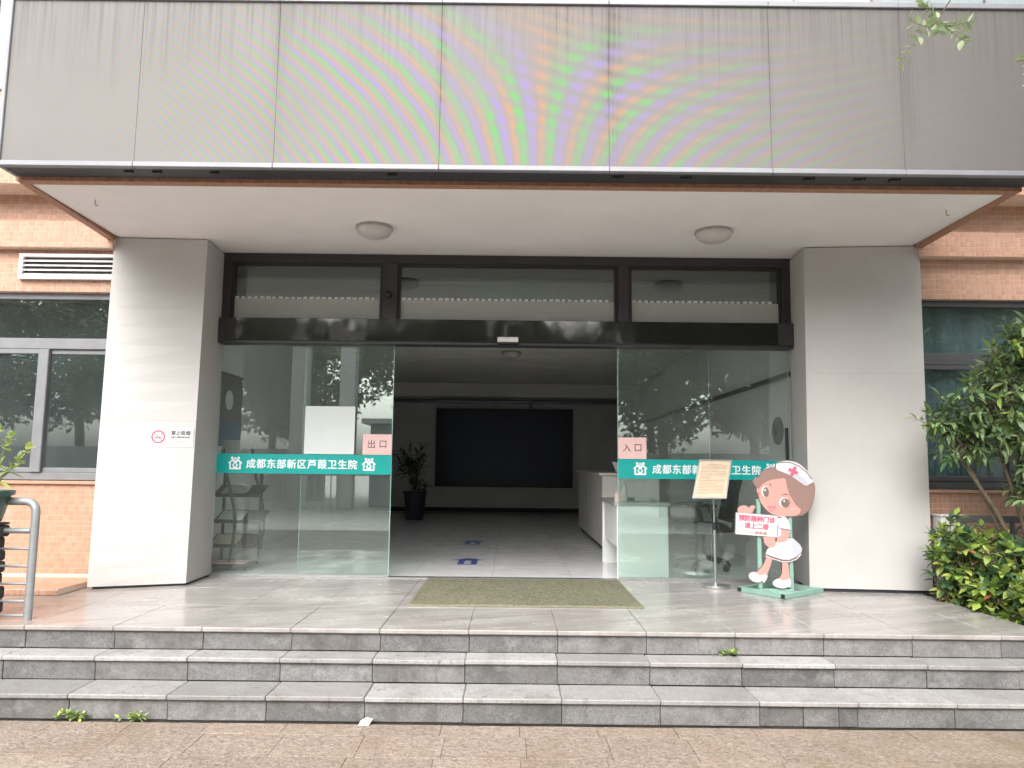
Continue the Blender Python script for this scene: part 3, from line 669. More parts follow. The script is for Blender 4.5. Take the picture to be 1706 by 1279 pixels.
# teal strips on the glass
def emblem(cx, cz, y, s, parent):
    """house outline with three heads, two bowed figures and a small cross in a diamond"""
    o = MB(); d0, d1 = y - 0.0008, y + 0.0004
    def poly(ps): o.prism([(cx + a * s, cz + b * s) for a, b in ps], d0, d1)
    def disc(a, b, r): poly([(a + r * math.cos(t * math.pi / 8), b + r * math.sin(t * math.pi / 8)) for t in range(16)])
    disc(-0.27, 0.47, 0.115); disc(0.0, 0.43, 0.105); disc(0.27, 0.47, 0.115)
    poly([(-0.64, 0.03), (-0.24, 0.38), (-0.10, 0.34), (0.0, 0.22), (0.10, 0.34), (0.24, 0.38), (0.64, 0.03), (0.50, -0.03), (0.50, -0.52), (-0.50, -0.52), (-0.50, -0.03)])
    e = o.build('emblem', 'letter', parent); o = MB(); d0, d1 = y - 0.0014, y - 0.0009
    for sx in (1, -1):
        poly([(sx * 0.36, 0.10), (sx * 0.30, 0.17), (sx * 0.20, 0.16), (sx * 0.10, 0.02), (sx * 0.28, -0.14), (sx * 0.14, -0.30), (sx * 0.24, -0.38), (sx * 0.37, -0.38)])
    poly([(-0.045, -0.27), (0.045, -0.27), (0.045, -0.01), (-0.045, -0.01)]); poly([(-0.13, -0.185), (-0.047, -0.185), (-0.047, -0.095), (-0.13, -0.095)]); poly([(0.13, -0.185), (0.047, -0.185), (0.047, -0.095), (0.13, -0.095)])
    o.build('emblem_cutout', 'teal', e); return e
def strip_sign(label, x0, x1, z0, z1, ex0, ex1, tx0, tx1):
    g = thing('glass_strip', label, 'sign strip', 'teal strips on the entrance glass')
    MB().box(x0, x1, 7.391, 7.3945, z0, z1).build('glass_band', 'teal', g)
    cz = (z0 + z1) / 2
    emblem(ex0, cz, 7.3904, 0.115, g); emblem(ex1, cz, 7.3904, 0.115, g)
    lettering('成都东部新区芦葭卫生院', 0.098, (tx0 + tx1) / 2, 7.3905, cz, 'letter', g, bold=0.0022, width=tx1 - tx0, space=1.1)
    return g
strip_sign('teal strip with white lettering on the left glass below the pink exit notice', -2.93, -1.194, 1.452, 1.645, -2.745, -1.415, -2.635, -1.53)
strip_sign('teal strip with white lettering on the right glass partly behind the notice stand', 1.066, 2.785, 1.440, 1.632, 1.285, 2.585, 1.405, 2.485)

def paper_sign(name, label, cat, x0, x1, z0, z1, m, txt=None):
    g = thing(name, label, cat)
    MB().cbox(x0, x1, 7.3895, 7.3945, z0, z1, 0.0006).build('sheet', m, g)
    if txt:
        for ch, fx in zip(txt, (0.30, 0.70)): lettering(ch, 0.088, x0 + (x1 - x0) * fx, 7.3885, (z0 + z1) / 2 + 0.004, 'ink', g)
    return g
paper_sign('exit_sign', 'pink exit notice reading 出口 on the left glass edge', 'sign', -1.483, -1.194, 1.648, 1.852, 'pink', '出口')
paper_sign('entry_sign', 'pink entry notice reading 入口 on the right glass edge', 'sign', 1.067, 1.348, 1.635, 1.848, 'pink', '入口')
paper_sign('white_board', 'blank white sheet stuck on the left glass above the teal strip', 'board', -2.068, -1.568, 1.65, 2.128, 'paper')

# motion sensor, dome camera
ms = thing('motion_sensor', 'small white motion sensor under the black door header', 'sensor')
MB().cbox(-0.150, 0.058, 7.215, 7.27, 2.772, 2.822, 0.006).build('housing', 'white', ms)
MB().cbox(-0.143, 0.051, 7.22, 7.268, 2.757, 2.7715, 0.003).build('lens', 'black', ms)
dc = thing('security_camera', 'small black dome camera on the left transom mullion', 'camera')
Mx = Matrix.Rotation(rad(90), 4, 'X')
MB().lathe([(0.036, 0), (0.036, 0.012), (0.034, 0.03), (0.024, 0.045), (0.008, 0.052)], (-1.262, 7.35, 3.265), 18, M=Mx).build('dome', 'black', dc, smooth=40)
MB().cbox(-1.30, -1.225, 7.348, 7.3499, 3.225, 3.305, 0.0006).build('back_plate', 'frame', dc)

# ceiling lamps under the canopy and in the lobby
def dome_lamp(x, y, z, r, label, group=None):
    l = thing('ceiling_lamp', label, 'lamp', group)
    MB().lathe([(r * 0.97, 0), (r, -0.012), (r, -0.028), (r * 0.96, -0.03)], (x, y, z), 32).build('rim', 'lamp_rim', l, smooth=40)
    MB().lathe([(r * 0.95, -0.0305), (r * 0.93, -0.05), (r * 0.8, -0.078), (r * 0.55, -0.098), (r * 0.25, -0.107), (0.01, -0.109)], (x, y, z), 32).build('diffuser', 'lamp', l, smooth=60)
dome_lamp(-1.25, 6.43, 3.673, 0.165, 'unlit round dome lamp on the canopy, left of the door centre', 'dome lamps on the canopy')
dome_lamp(1.80, 6.445, 3.673, 0.165, 'unlit round dome lamp on the canopy, nearer the right column', 'dome lamps on the canopy')
dome_lamp(-0.02, 12.2, 3.447, 0.17, 'unlit round lamp on the lobby ceiling seen through the doorway')
for x, y, lb in ((-3.39, 5.78, 'tiny wire hook on the canopy underside near its left corner'), (3.51, 5.80, 'tiny wire hook on the canopy underside near its right corner')):
    h = MB().tube([(x, y, 3.662), (x, y, 3.625), (x + 0.004, y, 3.612), (x + 0.018, y, 3.608), (x + 0.024, y, 3.616)], 0.0028, 6).build('ceiling_hook', 'led_dark', smooth=40)
    tag(h, lb, 'hook', 'hooks under the canopy')

# no smoking sign on the left column (its face is turned a little)
ns_a = math.atan2(0.171, 0.792)
ns = thing('no_smoking_sign', 'white no smoking plate with a red ring on the left column', 'sign')
ns.matrix_world = Matrix.Translation((-3.122, 6.783, 1.778)) @ Matrix.Rotation(ns_a, 4, 'Z')
MB().cbox(-0.195, 0.195, -0.006, -0.001, -0.09, 0.09, 0.001).build('plate', 'white', ns)
b = MB()
for q in ((-0.187, 0.187, 0.080, 0.082), (-0.187, 0.187, -0.082, -0.080), (-0.187, -0.185, -0.08, 0.08), (0.185, 0.187, -0.08, 0.08)): b.box(q[0], q[1], -0.0068, -0.0058, q[2], q[3])
b.build('border', 'notice_ink', ns)
rg = MB(); n = 32; vs = []
for k in range(n):
    t = 2 * math.pi * k / n
    for r_, y_ in ((0.060, -0.0068), (0.046, -0.0068)): vs.append((-0.105 + r_ * math.cos(t), y_, 0.004 + r_ * math.sin(t)))
rg.add(vs, [(2 * k, 2 * k + 1, (2 * k + 3) % (2 * n), (2 * k + 2) % (2 * n)) for k in range(n)])
a45 = Matrix.Translation((-0.105, 0, 0.004)) @ Matrix.Rotation(rad(45), 4, 'Y')
rg.box(-0.052, 0.052, -0.0067, -0.006, -0.0035, 0.0035, M=a45).build('ring', 'n_red', ns)
MB().box(-0.140, -0.075, -0.0064, -0.0058, -0.004, 0.004).box(-0.140, -0.085, -0.0064, -0.0058, -0.016, -0.012).prism([(-0.074, 0.012), (-0.088, 0.025), (-0.078, 0.038), (-0.072, 0.036), (-0.08, 0.025), (-0.068, 0.013)], -0.0064, -0.0058).build('cigarette', 'ink', ns)
for txt, sz, w_, z_ in (('禁止吸烟', 0.045, 0.165, 0.042), ('NO SMOKING', 0.024, 0.165, 0.002)):
    lettering(txt, sz, 0.085, -0.0068, z_, 'ink', ns, bold=0.0008, width=w_)
b = MB(); x = 0.004
while x < 0.165:
    w_ = random.uniform(0.006, 0.012); b.box(x, x + w_, -0.0066, -0.0058, -0.038, -0.031); x += w_ + 0.004
b.build('small_print', 'notice_ink', ns)

# doormat
dm = thing('door_mat', 'olive green coil door mat on the platform before the doorway', 'mat')
MB().cbox(-0.79, 1.045, 5.97, 7.32, P + 0.0015, P + 0.014, 0.004).build('mat_pad', 'mat', dm)
MB().cbox(-0.803, 1.058, 5.952, 5.969, P + 0.0015, P + 0.011, 0.003).cbox(-0.803, -0.791, 5.97, 7.32, P + 0.0015, P + 0.010, 0.003).cbox(1.046, 1.058, 5.97, 7.32, P + 0.0015, P + 0.010, 0.003).build('mat_edge', 'mat_edge', dm)

# ================================================================= NOTICE STAND
st = thing('notice_stand', 'steel stand with a tilted cream notice before the right glass', 'sign stand')
cx, cy = 1.92, 7.05
MB().lathe([(0.132, 0), (0.135, 0.008), (0.132, 0.022), (0.05, 0.034), (0.016, 0.04)], (cx, cy, P + 0.001), 32).build('base', 'steel', st, smooth=35)
MB().tube([(cx, cy, P + 0.035), (cx, cy, 1.02)], 0.013, 14).tube([(cx, cy, 1.02), (cx - 0.005, cy, 1.40)], 0.0095, 14).build('pole', 'steel', st, smooth=40)
MB().tube([(cx, cy, 0.975), (cx, cy, 1.05)], 0.02, 14).cbox(cx + 0.018, cx + 0.04, cy - 0.012, cy + 0.012, 0.995, 1.03, 0.004).build('clamp', 'black', st, smooth=40)
cu_ = Vector((1.0, 0.02, 0)).normalized(); cv_ = Vector((0.115, 0.20, 0.335)).normalized(); cv_ = (cv_).normalized(); cn_ = cu_.cross(cv_).normalized()
bc = Vector((1.888, 6.98, 1.447))
def bp(a, n, b): return bc + cu_ * a + cv_ * b + cn_ * (-n)
hw, hh = 0.15, 0.205
fb = MB()
for p4 in ([(-hw - .008, -hh - .012), (hw + .008, -hh - .012), (hw + .008, -hh), (-hw - .008, -hh)], [(-hw - .008, hh), (hw + .008, hh), (hw + .008, hh + .012), (-hw - .008, hh + .012)], [(-hw - .008, -hh), (-hw, -hh), (-hw, hh), (-hw - .008, hh)], [(hw, -hh), (hw + .008, -hh), (hw + .008, hh), (hw, hh)]):
    fb.prism(p4, -0.014, 0.0, f=bp)
fb.build('frame', 'steel', st)
MB().prism([(-hw, -hh), (hw, -hh), (hw, hh), (-hw, hh)], -0.008, 0.004, f=bp).build('board', 'steel', st)
MB().prism([(-hw + .004, -hh + .004), (hw - .004, -hh + .004), (hw - .004, hh - .004), (-hw + .004, hh - .004)], -0.0105, -0.009, f=bp).build('notice', 'cream', st)
ln = MB(); zz = hh - 0.045
for k in range(21):
    x = -hw + 0.03
    end = hw - 0.03 - (random.uniform(0.05, 0.14) if k in (4, 9, 13, 20) else 0)
    if k == 0: x, end = -0.07, 0.07
    while x < end:
        w_ = random.uniform(0.008, 0.03); ln.prism([(x, zz), (min(end, x + w_), zz), (min(end, x + w_), zz + 0.006), (x, zz + 0.006)], -0.0112, -0.0106, f=bp); x += w_ + 0.003
    zz -= 0.0165
ln.build('notice_print', 'notice_ink', st)
MB().tube([(cx - 0.005, cy, 1.385), tuple(bc + cn_ * 0.0 + Vector((0.02, 0.02, -0.02)))], 0.012, 10).build('bracket', 'steel', st)

# ================================================================= NURSE CUT-OUT
nu = thing('nurse_cutout', 'standing cut-out of a nurse in a white dress holding a pink lettered board', 'cut-out figure')
NY = 6.70; K = 0.001062
def nx(c): return 2.012 + (c - 40) * K
def nz(c): return 0.497 + (1168 - c) * K
def npoly(name, pts, layer, m, th=0.0006, parent=None):
    o = MB().prism([(nx(a), nz(b)) for a, b in pts], NY - 0.0012 * layer - th, NY - 0.0012 * layer + 0.0004)
    return o.build(name, m, parent or nu)
def ell(cx, cy, rx, ry, n=24, a=0): return [(cx + rx * math.cos(2 * math.pi * k / n) * math.cos(a) - ry * math.sin(2 * math.pi * k / n) * math.sin(a), cy + rx * math.cos(2 * math.pi * k / n) * math.sin(a) + ry * math.sin(2 * math.pi * k / n) * math.cos(a)) for k in range(n)]
def smoothp(pts, it=2):
    for _ in range(it):
        q = []
        for i in range(len(pts)):
            a, b = pts[i], pts[(i + 1) % len(pts)]
            q += [(a[0] * .75 + b[0] * .25, a[1] * .75 + b[1] * .25), (a[0] * .25 + b[0] * .75, a[1] * .25 + b[1] * .75)]
        pts = q
    return pts
def grow(pts, d):
    n = len(pts); ar = sum(pts[i][0] * pts[(i + 1) % n][1] - pts[(i + 1) % n][0] * pts[i][1] for i in range(n)); sg = 1 if ar > 0 else -1
    out = []
    for i in range(n):
        a, b, c = pts[i - 1], pts[i], pts[(i + 1) % n]
        tx, ty = c[0] - a[0], c[1] - a[1]; L = math.hypot(tx, ty) or 1
        out.append((b[0] + sg * ty / L * d, b[1] - sg * tx / L * d))
    return out
cap = smoothp([(394, 145), (400, 124), (450, 108), (520, 106), (590, 128), (650, 178), (695, 243), (707, 285), (690, 290), (650, 314), (628, 309), (595, 282), (540, 247), (470, 206), (396, 184)], 1)
hair = smoothp([(396, 165), (330, 170), (275, 200), (250, 250), (212, 250), (195, 282), (212, 315), (228, 332), (240, 395), (300, 430), (480, 470), (550, 535), (585, 572), (650, 537), (697, 460), (724, 340), (705, 270), (600, 160), (480, 130)])
face = smoothp([(238, 390), (248, 330), (300, 285), (380, 255), (475, 245), (490, 340), (525, 420), (560, 485), (592, 500), (592, 540), (560, 567), (480, 574), (400, 568), (335, 550), (285, 500), (252, 450)])
fringe = smoothp([(245, 335), (262, 225), (330, 175), (400, 172), (480, 205), (478, 250), (400, 258), (320, 275), (270, 305)])
sidehair = smoothp([(468, 215), (540, 248), (640, 310), (712, 300), (722, 350), (695, 460), (640, 540), (590, 560), (600, 510), (560, 488), (520, 425), (485, 345)])
dress = smoothp([(388, 570), (450, 568), (486, 600), (502, 700), (478, 720), (480, 762), (512, 745), (598, 825), (582, 882), (545, 922), (490, 947), (420, 947), (340, 922), (283, 900), (300, 850), (330, 820), (380, 790), (400, 700)], 1)
hem = [(283, 900), (340, 922), (420, 947), (490, 947), (545, 922), (582, 882), (585, 868), (540, 906), (485, 929), (425, 929), (345, 905), (288, 884)]
arm = smoothp([(418, 680), (482, 680), (492, 705), (482, 762), (440, 787), (368, 788), (370, 745), (425, 735)])
sleeve = smoothp([(425, 590), (470, 585), (492, 620), (503, 690), (470, 688), (416, 682), (412, 630)], 1)
lhand = smoothp([(258, 742), (276, 765), (275, 792), (302, 824), (340, 834), (368, 822), (378, 785), (388, 742)])
uhand = smoothp([(64, 552), (60, 518), (78, 492), (112, 484), (142, 490), (152, 510), (166, 488), (198, 482), (212, 500), (192, 522), (182, 555)])
lleg = smoothp([(300, 895), (347, 905), (332, 960), (302, 1040), (285, 1065), (230, 1070), (203, 1036), (240, 1010), (277, 960)])
rleg = smoothp([(424, 930), (472, 935), (479, 1030), (490, 1088), (470, 1110), (400, 1112), (386, 1090), (418, 1060), (426, 1000)])
lshoe = smoothp([(138, 1058), (165, 1034), (203, 1034), (226, 1064), (298, 1048), (296, 1085), (262, 1128), (254, 1102), (225, 1120), (180, 1114), (145, 1088)])
rshoe = smoothp([(336, 1117), (368, 1090), (398, 1085), (422, 1110), (488, 1080), (497, 1110), (487, 1162), (468, 1150), (430, 1170), (370, 1157), (343, 1137)])
sign = smoothp([(44, 545), (60, 546), (375, 567), (391, 569), (391, 585), (386, 730), (385, 746), (370, 745), (52, 723), (36, 722), (36, 706), (44, 560)], 2)
torso_b = smoothp([(300, 540), (480, 560), (505, 690), (495, 760), (600, 825), (580, 890), (500, 950), (490, 1090), (500, 1165), (340, 1160), (400, 1060), (410, 950), (340, 935), (310, 1020), (300, 1090), (225, 1125), (140, 1085), (150, 1040), (205, 1020), (275, 950), (280, 900), (310, 830), (270, 790), (255, 740)], 1)
# thick board silhouettes (one mesh), then the print in thin layers
bd = MB()
for pts in (cap, hair, face, dress, arm, lhand, uhand, lleg, rleg, lshoe, rshoe, sign):
    bd.prism([(nx(a), nz(b)) for a, b in grow(pts, 4)], NY - 0.0002 * len(bd.f) / 60, NY + 0.010)
bd.build('board', 'n_outline', nu)
npoly('hair', hair, 1, 'n_hair')
npoly('ear', smoothp([(222, 332), (242, 345), (250, 405), (232, 395)]), 2, 'n_skin')
npoly('face', face, 2, 'n_skin')
npoly('fringe', fringe, 3, 'n_hair'); npoly('side_hair', sidehair, 3, 'n_hair')
npoly('ear', ell(568, 532, 18, 26, a=0.3), 4, 'n_skin')
npoly('cap', cap, 4, 'n_cloth')
npoly('cap_band', smoothp([(470, 200), (545, 240), (600, 278), (630, 305), (650, 310), (668, 295), (620, 245), (560, 205), (500, 178)], 1), 5, 'n_cloth_shade')
npoly('cap_line', [(400, 130), (450, 122), (520, 126), (590, 155), (650, 205), (690, 262), (698, 258), (655, 197), (592, 147), (520, 118), (450, 114), (402, 122)], 5, 'n_hair_dark')
cr = rad(25)
for w_, h_ in ((42, 14), (14, 42)):
    npoly('cross', [(540 + a * math.cos(cr) - b * math.sin(cr), 194 + a * math.sin(cr) + b * math.cos(cr)) for a, b in ((-w_, -h_), (w_, -h_), (w_, h_), (-w_, h_))], 6 if w_ > 20 else 7, 'n_red')
for (ex, ey, rx, ry) in ((303, 370, 25, 42), (462, 460, 36, 38)):
    npoly('eye_white', ell(ex - 6, ey - 2, rx + 8, ry + 5), 5, 'n_cloth'); npoly('eye', ell(ex, ey, rx, ry), 6, 'n_eye'); npoly('eye_glint', ell(ex - 8, ey - 16, 7, 9), 7, 'n_cloth')
npoly('brow', [(330, 300), (340, 296), (352, 320), (346, 324)], 5, 'n_hair_dark'); npoly('brow', [(425, 395), (470, 382), (505, 395), (470, 390)], 5, 'n_hair_dark')
for a, b_ in ((490, 432), (500, 445), (504, 462)): npoly('eyelash', [(a - 8, b_), (a + 14, b_ - 12), (a - 6, b_ + 6)], 7, 'n_eye')
npoly('nose', [(335, 432), (345, 440), (340, 448), (330, 445)], 5, 'n_skin_dark')
npoly('mouth', smoothp([(308, 480), (350, 492), (392, 484), (368, 522), (348, 534), (326, 512)], 1), 5, 'n_mouth'); npoly('tongue', ell(350, 512, 15, 9), 6, 'n_skin')
npoly('cheek', ell(530, 512, 30, 12, a=-0.15), 5, 'n_skin_dark')
for nm, pts, ly, m in (('leg', lleg, 1, 'n_skin'), ('leg', rleg, 1, 'n_skin'), ('shoe', lshoe, 3, 'n_cloth'), ('shoe', rshoe, 3, 'n_cloth'), ('dress', dress, 3, 'n_cloth'), ('skirt_shade', smoothp([(512, 748), (596, 826), (580, 882), (520, 925), (505, 860)], 1), 4, 'n_cloth_shade'), ('hem', hem, 5, 'n_hair_dark'), ('arm', arm, 5, 'n_skin'), ('sleeve', sleeve, 6, 'n_cloth'), ('hand', lhand, 5, 'n_skin'), ('hand', uhand, 5, 'n_skin')):
    npoly(nm, pts, ly, m)
npoly('hem', [(284, 897), (340, 919), (420, 943), (490, 943), (545, 918), (580, 878), (584, 888), (547, 926), (490, 950), (420, 950), (340, 926), (281, 904)], 6, 'n_cloth')
npoly('cuff', [(417, 668), (500, 682), (503, 692), (416, 680)], 7, 'n_hair'); npoly('collar', [(392, 574), (440, 574), (420, 590), (395, 586)], 4, 'n_red')
npoly('name_tag', [(395, 640), (418, 642), (418, 690), (395, 690)], 4, 'n_cloth_shade')
for pts in ([(402, 780), (408, 780), (404, 815), (399, 815)], [(478, 785), (484, 783), (494, 815), (489, 815)], [(110, 490), (116, 490), (122, 545), (117, 545)], [(92, 496), (97, 494), (104, 545), (99, 545)], [(270, 790), (276, 775), (330, 785), (328, 790)]):
    npoly('crease', pts, 8, 'n_skin_dark')
sg_ = npoly('held_board', sign, 7, 'n_pale_pink', 0.004)
tilt = math.atan2(24, 345)
for txt, c0, c1, cyy, sz, m, bo in (('预防接种门诊', 65, 372, 595, 0.056, 'n_red', 0.0022), ('请上二楼', 112, 316, 655, 0.054, 'n_red', 0.002), ('——由此去', 130, 300, 708, 0.030, 'notice_ink', 0.001)):
    lettering(txt, sz, nx((c0 + c1) / 2), NY - 0.0139, nz(cyy), m, sg_, bold=bo, width=(c1 - c0) * K, turn=tilt)
# green steel foot and posts
a0, a1, a2, a3 = [Vector((x, y, 0)) for x, y in ((2.085, 6.82), (2.345, 6.46), (2.79, 6.80), (2.53, 7.16))]
def bar(p, q, w, z0, z1, name, m, pr):
    d = (q - p).normalized(); n_ = Vector((-d.y, d.x, 0)) * w / 2
    vs = [p - n_, q - n_, q + n_, p + n_]
    return MB().add([(v.x, v.y, z0) for v in vs] + [(v.x, v.y, z1) for v in vs], [(3, 2, 1, 0), (4, 5, 6, 7), (0, 1, 5, 4), (1, 2, 6, 5), (2, 3, 7, 6), (3, 0, 4, 7)]).build(name, m, pr)
for p_, q_ in ((a0, a1), (a1, a2), (a2, a3), (a3, a0)):
    d_ = (q_ - p_).normalized(); sh = 0.02 if (p_, q_) in ((a0, a1), (a2, a3)) else -0.021
    bar(p_ + d_ * sh, q_ - d_ * sh, 0.042, P + 0.002, P + 0.042, 'base_bar', 'green_frame', nu)
mid0, mid1 = (a0 + a1) / 2, (a2 + a3) / 2
for p_, d_ in ((a0, (a0 - a3).normalized()), (a1, (a1 - a2).normalized())):
    bar(p_ + d_ * 0.0215, p_ + d_ * 0.026, 0.036, P + 0.005, P + 0.039, 'end_cap', 'black', nu)
for x, zt in ((nx(243), 1.28), (nx(505), 1.25)):
    MB().cbox(x - 0.018, x + 0.018, NY + 0.0105, NY + 0.045, P + 0.0425, zt, 0.003).build('post', 'green_frame', nu)
MB().cbox(nx(225), nx(523), NY + 0.0105, NY + 0.047, P + 0.003, P + 0.042, 0.003).build('cross_bar', 'green_frame', nu)
MB().cbox(nx(225), nx(523), NY + 0.046, NY + 0.06, 0.98, 1.01, 0.003).build('cross_bar', 'green_frame', nu)

# ================================================================= LOBBY CONTENTS
dk = thing('desk', 'pale desk with a grey top just inside the right glass', 'desk')
MB().cbox(1.04, 1.60, 7.49, 8.74, 1.165, 1.20, 0.004).build('desk_top', 'desk_top', dk)
MB().cbox(1.066, 1.58, 7.50, 7.53, 0.452, 1.1645, 0.003).build('end_panel', 'desk', dk)
MB().cbox(1.066, 1.58, 8.68, 8.71, 0.452, 1.1645, 0.003).build('end_panel', 'desk', dk)
MB().cbox(1.09, 1.11, 7.531, 8.679, 0.74, 1.164, 0.003).build('modesty_panel', 'desk', dk)
MB().cbox(1.30, 1.57, 7.6, 7.9, 0.9, 1.16, 0.003).build('drawer', 'desk', dk)
sb = thing('sanitiser_bottle', 'clear pump bottle of hand sanitiser on the desk', 'bottle')
bx, by = 1.18, 7.75
MB().lathe([(0.028, 0), (0.031, 0.006), (0.031, 0.11), (0.022, 0.135), (0.012, 0.145), (0.012, 0.152)], (bx, by, 1.2005), 20).build('bottle_body', 'white', sb, smooth=40)
MB().lathe([(0.015, 0.152), (0.015, 0.17), (0.006, 0.172), (0.006, 0.20)], (bx, by, 1.2005), 14).tube([(bx, by, 1.398), (bx - 0.015, by, 1.412), (bx - 0.06, by, 1.412), (bx - 0.075, by, 1.40)], 0.005, 8).build('pump', 'white', sb, smooth=40)
tc = MB().add([(1.07, 7.66, 1.201), (1.15, 7.66, 1.201), (1.15, 7.72, 1.201), (1.07, 7.72, 1.201), (1.075, 7.69, 1.29), (1.145, 7.69, 1.29)], [(0, 1, 5, 4), (2, 3, 4, 5), (0, 4, 3), (1, 2, 5), (3, 2, 1, 0)])
tag(tc.build('tent_card', 'pink'), 'pinkish folded tent card on the desk corner beside the bottle', 'card')
sp = MB().cbox(1.30, 1.46, 7.80, 7.84, 1.201, 1.235, 0.008)
tag(sp.build('thermometer_case', 'white', smooth=30), 'white slim case lying on the desk right of the bottle', 'case')
tag(MB().cbox(1.22, 1.42, 7.95, 8.2, 1.201, 1.225, 0.004).build('black_folder', 'black'), 'black folder lying flat at the back of the desk', 'folder')

ct = thing('reception_counter', 'long white reception counter with blue lettering deep in the lobby', 'counter')
MB().cbox(1.20, 1.95, 9.80, 13.2, 0.52, 1.44, 0.006).build('counter_body', 'counter', ct)
MB().cbox(1.16, 1.99, 9.76, 13.24, 1.441, 1.475, 0.006).build('counter_top', 'counter', ct)
MB().box(1.24, 1.91, 9.84, 13.16, 0.451, 0.519).build('kick_plate', 'room_dark', ct)
b = MB()
for y_, z0, z1, s_ in ((10.6, 0.95, 1.30, 0.05), (11.15, 0.90, 1.28, 0.06), (11.8, 0.88, 1.30, 0.085)):
    z_ = z0
    while z_ < z1:
        for q in range(3): b.box(1.1975, 1.1992, y_ + random.uniform(0, s_), y_ + s_ + random.uniform(0.0, s_ * .5), z_ + q * s_ * 0.3, z_ + q * s_ * 0.3 + s_ * 0.18)
        z_ += s_ * 1.25
b.build('counter_lettering', 'blue_ink', ct)
tag(MB().add([(1.42, 10.0, 1.476), (1.50, 10.0, 1.476), (1.50, 10.06, 1.476), (1.42, 10.06, 1.476), (1.36, 10.0, 1.62), (1.42, 10.0, 1.62), (1.42, 10.03, 1.62), (1.36, 10.03, 1.62)], [(0, 1, 5, 4), (1, 2, 6, 5), (2, 3, 7, 6), (3, 0, 4, 7), (4, 5, 6, 7), (3, 2, 1, 0)]).build('brochure_holder', 'white'), 'small leaning white brochure holder on the reception counter', 'holder')

# office chair seen from the side, facing left
ch = thing('office_chair', 'black mesh office chair with armrests behind the right glass', 'chair')
CY = 8.30
MB().cbox(1.84, 2.36, CY - 0.25, CY + 0.25, 0.86, 0.95, 0.03).build('seat', 'black_fabric', ch, smooth=50)
bk = MB(); prof = [(2.36, 0.98), (2.40, 1.15), (2.42, 1.3), (2.47, 1.5), (2.55, 1.62), (2.60, 1.60), (2.52, 1.45), (2.47, 1.28), (2.45, 1.12), (2.42, 0.96)]
bk.prism(prof, CY - 0.23, CY + 0.23).build('backrest', 'black_fabric', ch)
MB().tube([(2.2, CY, 0.86), (2.46, CY, 0.87), (2.5, CY, 1.0), (2.48, CY, 1.2)], 0.025, 8).build('back_bracket', 'black', ch, smooth=40)
for sy in (-1, 1):
    yy = CY + sy * 0.29
    MB().cbox(1.90, 2.20, yy - 0.035, yy + 0.035, 1.135, 1.165, 0.008).build('armrest', 'black', ch)
    MB().tube([(2.13, yy, 1.135), (2.17, yy, 1.05), (2.20, yy, 0.93), (2.20, CY + sy * 0.2, 0.88)], [0.028, 0.026, 0.024, 0.02], 8).build('arm_post', 'black', ch, smooth=40)
MB().lathe([(0.025, 0.56), (0.025, 0.70), (0.018, 0.701), (0.018, 0.858)], (2.14, CY, 0), 14).build('gas_lift', 'black', ch, smooth=40)
MB().cbox(2.05, 2.23, CY - 0.08, CY + 0.08, 0.83, 0.859, 0.005).build('mechanism', 'black', ch)
for k in range(5):
    t = k * 2 * math.pi / 5 + 0.3; c_, s_ = math.cos(t), math.sin(t)
    MB().tube([(2.14, CY, 0.575), (2.14 + 0.16 * c_, CY + 0.16 * s_, 0.555), (2.14 + 0.30 * c_, CY + 0.30 * s_, 0.52)], [0.026, 0.022, 0.016], 8).build('base_arm', 'black', ch, smooth=40)
    MB().tube([(2.14 + 0.30 * c_ - 0.02 * s_, CY + 0.30 * s_ + 0.02 * c_, 0.482), (2.14 + 0.30 * c_ + 0.02 * s_, CY + 0.30 * s_ - 0.02 * c_, 0.482)], 0.029, 12).build('castor', 'black', ch, smooth=40)

# magazine rack on the left
rk = thing('magazine_rack', 'black magazine rack with curved bars behind the left glass', 'rack')
RX, RY = -3.02, 7.92
def scurve(x, y):
    return [(x + 0.10 * math.sin(t * 4.2) + 0.20 * (t - 0.55) ** 2, y, 0.50 + t * 1.2) for t in [i / 16 for i in range(17)]]
for x in (-2.98, -2.72):
    MB().tube(scurve(x, RY - 0.12 + (x + 2.98) * 0.5), 0.016, 8).build('curved_bar', 'black', rk, smooth=50)
for k, z_ in enumerate((0.74, 0.99, 1.26, 1.56)):
    sx_ = 0.05 * math.sin(k * 1.3)
    Mr = Matrix.Translation((-2.90 + sx_, RY + 0.02, z_)) @ Matrix.Rotation(rad(22), 4, 'X')
    MB().cbox(-0.25, 0.25, -0.14, 0.14, -0.008, 0.008, 0.003, M=Mr).build('shelf', 'black', rk)
    MB().cbox(-0.25, 0.25, -0.15, -0.135, -0.008, 0.03, 0.003, M=Mr).build('lip', 'black', rk)
for s_ in (-0.2, 0.2): MB().tube([(RX + 0.1 + s_, RY - 0.2, 0.475), (RX + 0.1 + s_, RY + 0.22, 0.475), (RX + 0.1 + s_, RY + 0.2, 1.65)], 0.018, 8).build('foot', 'black', rk, smooth=50)
MB().cbox(-3.13, -2.7, RY - 0.22, RY + 0.22, 0.50, 0.52, 0.004).build('shelf', 'black', rk)
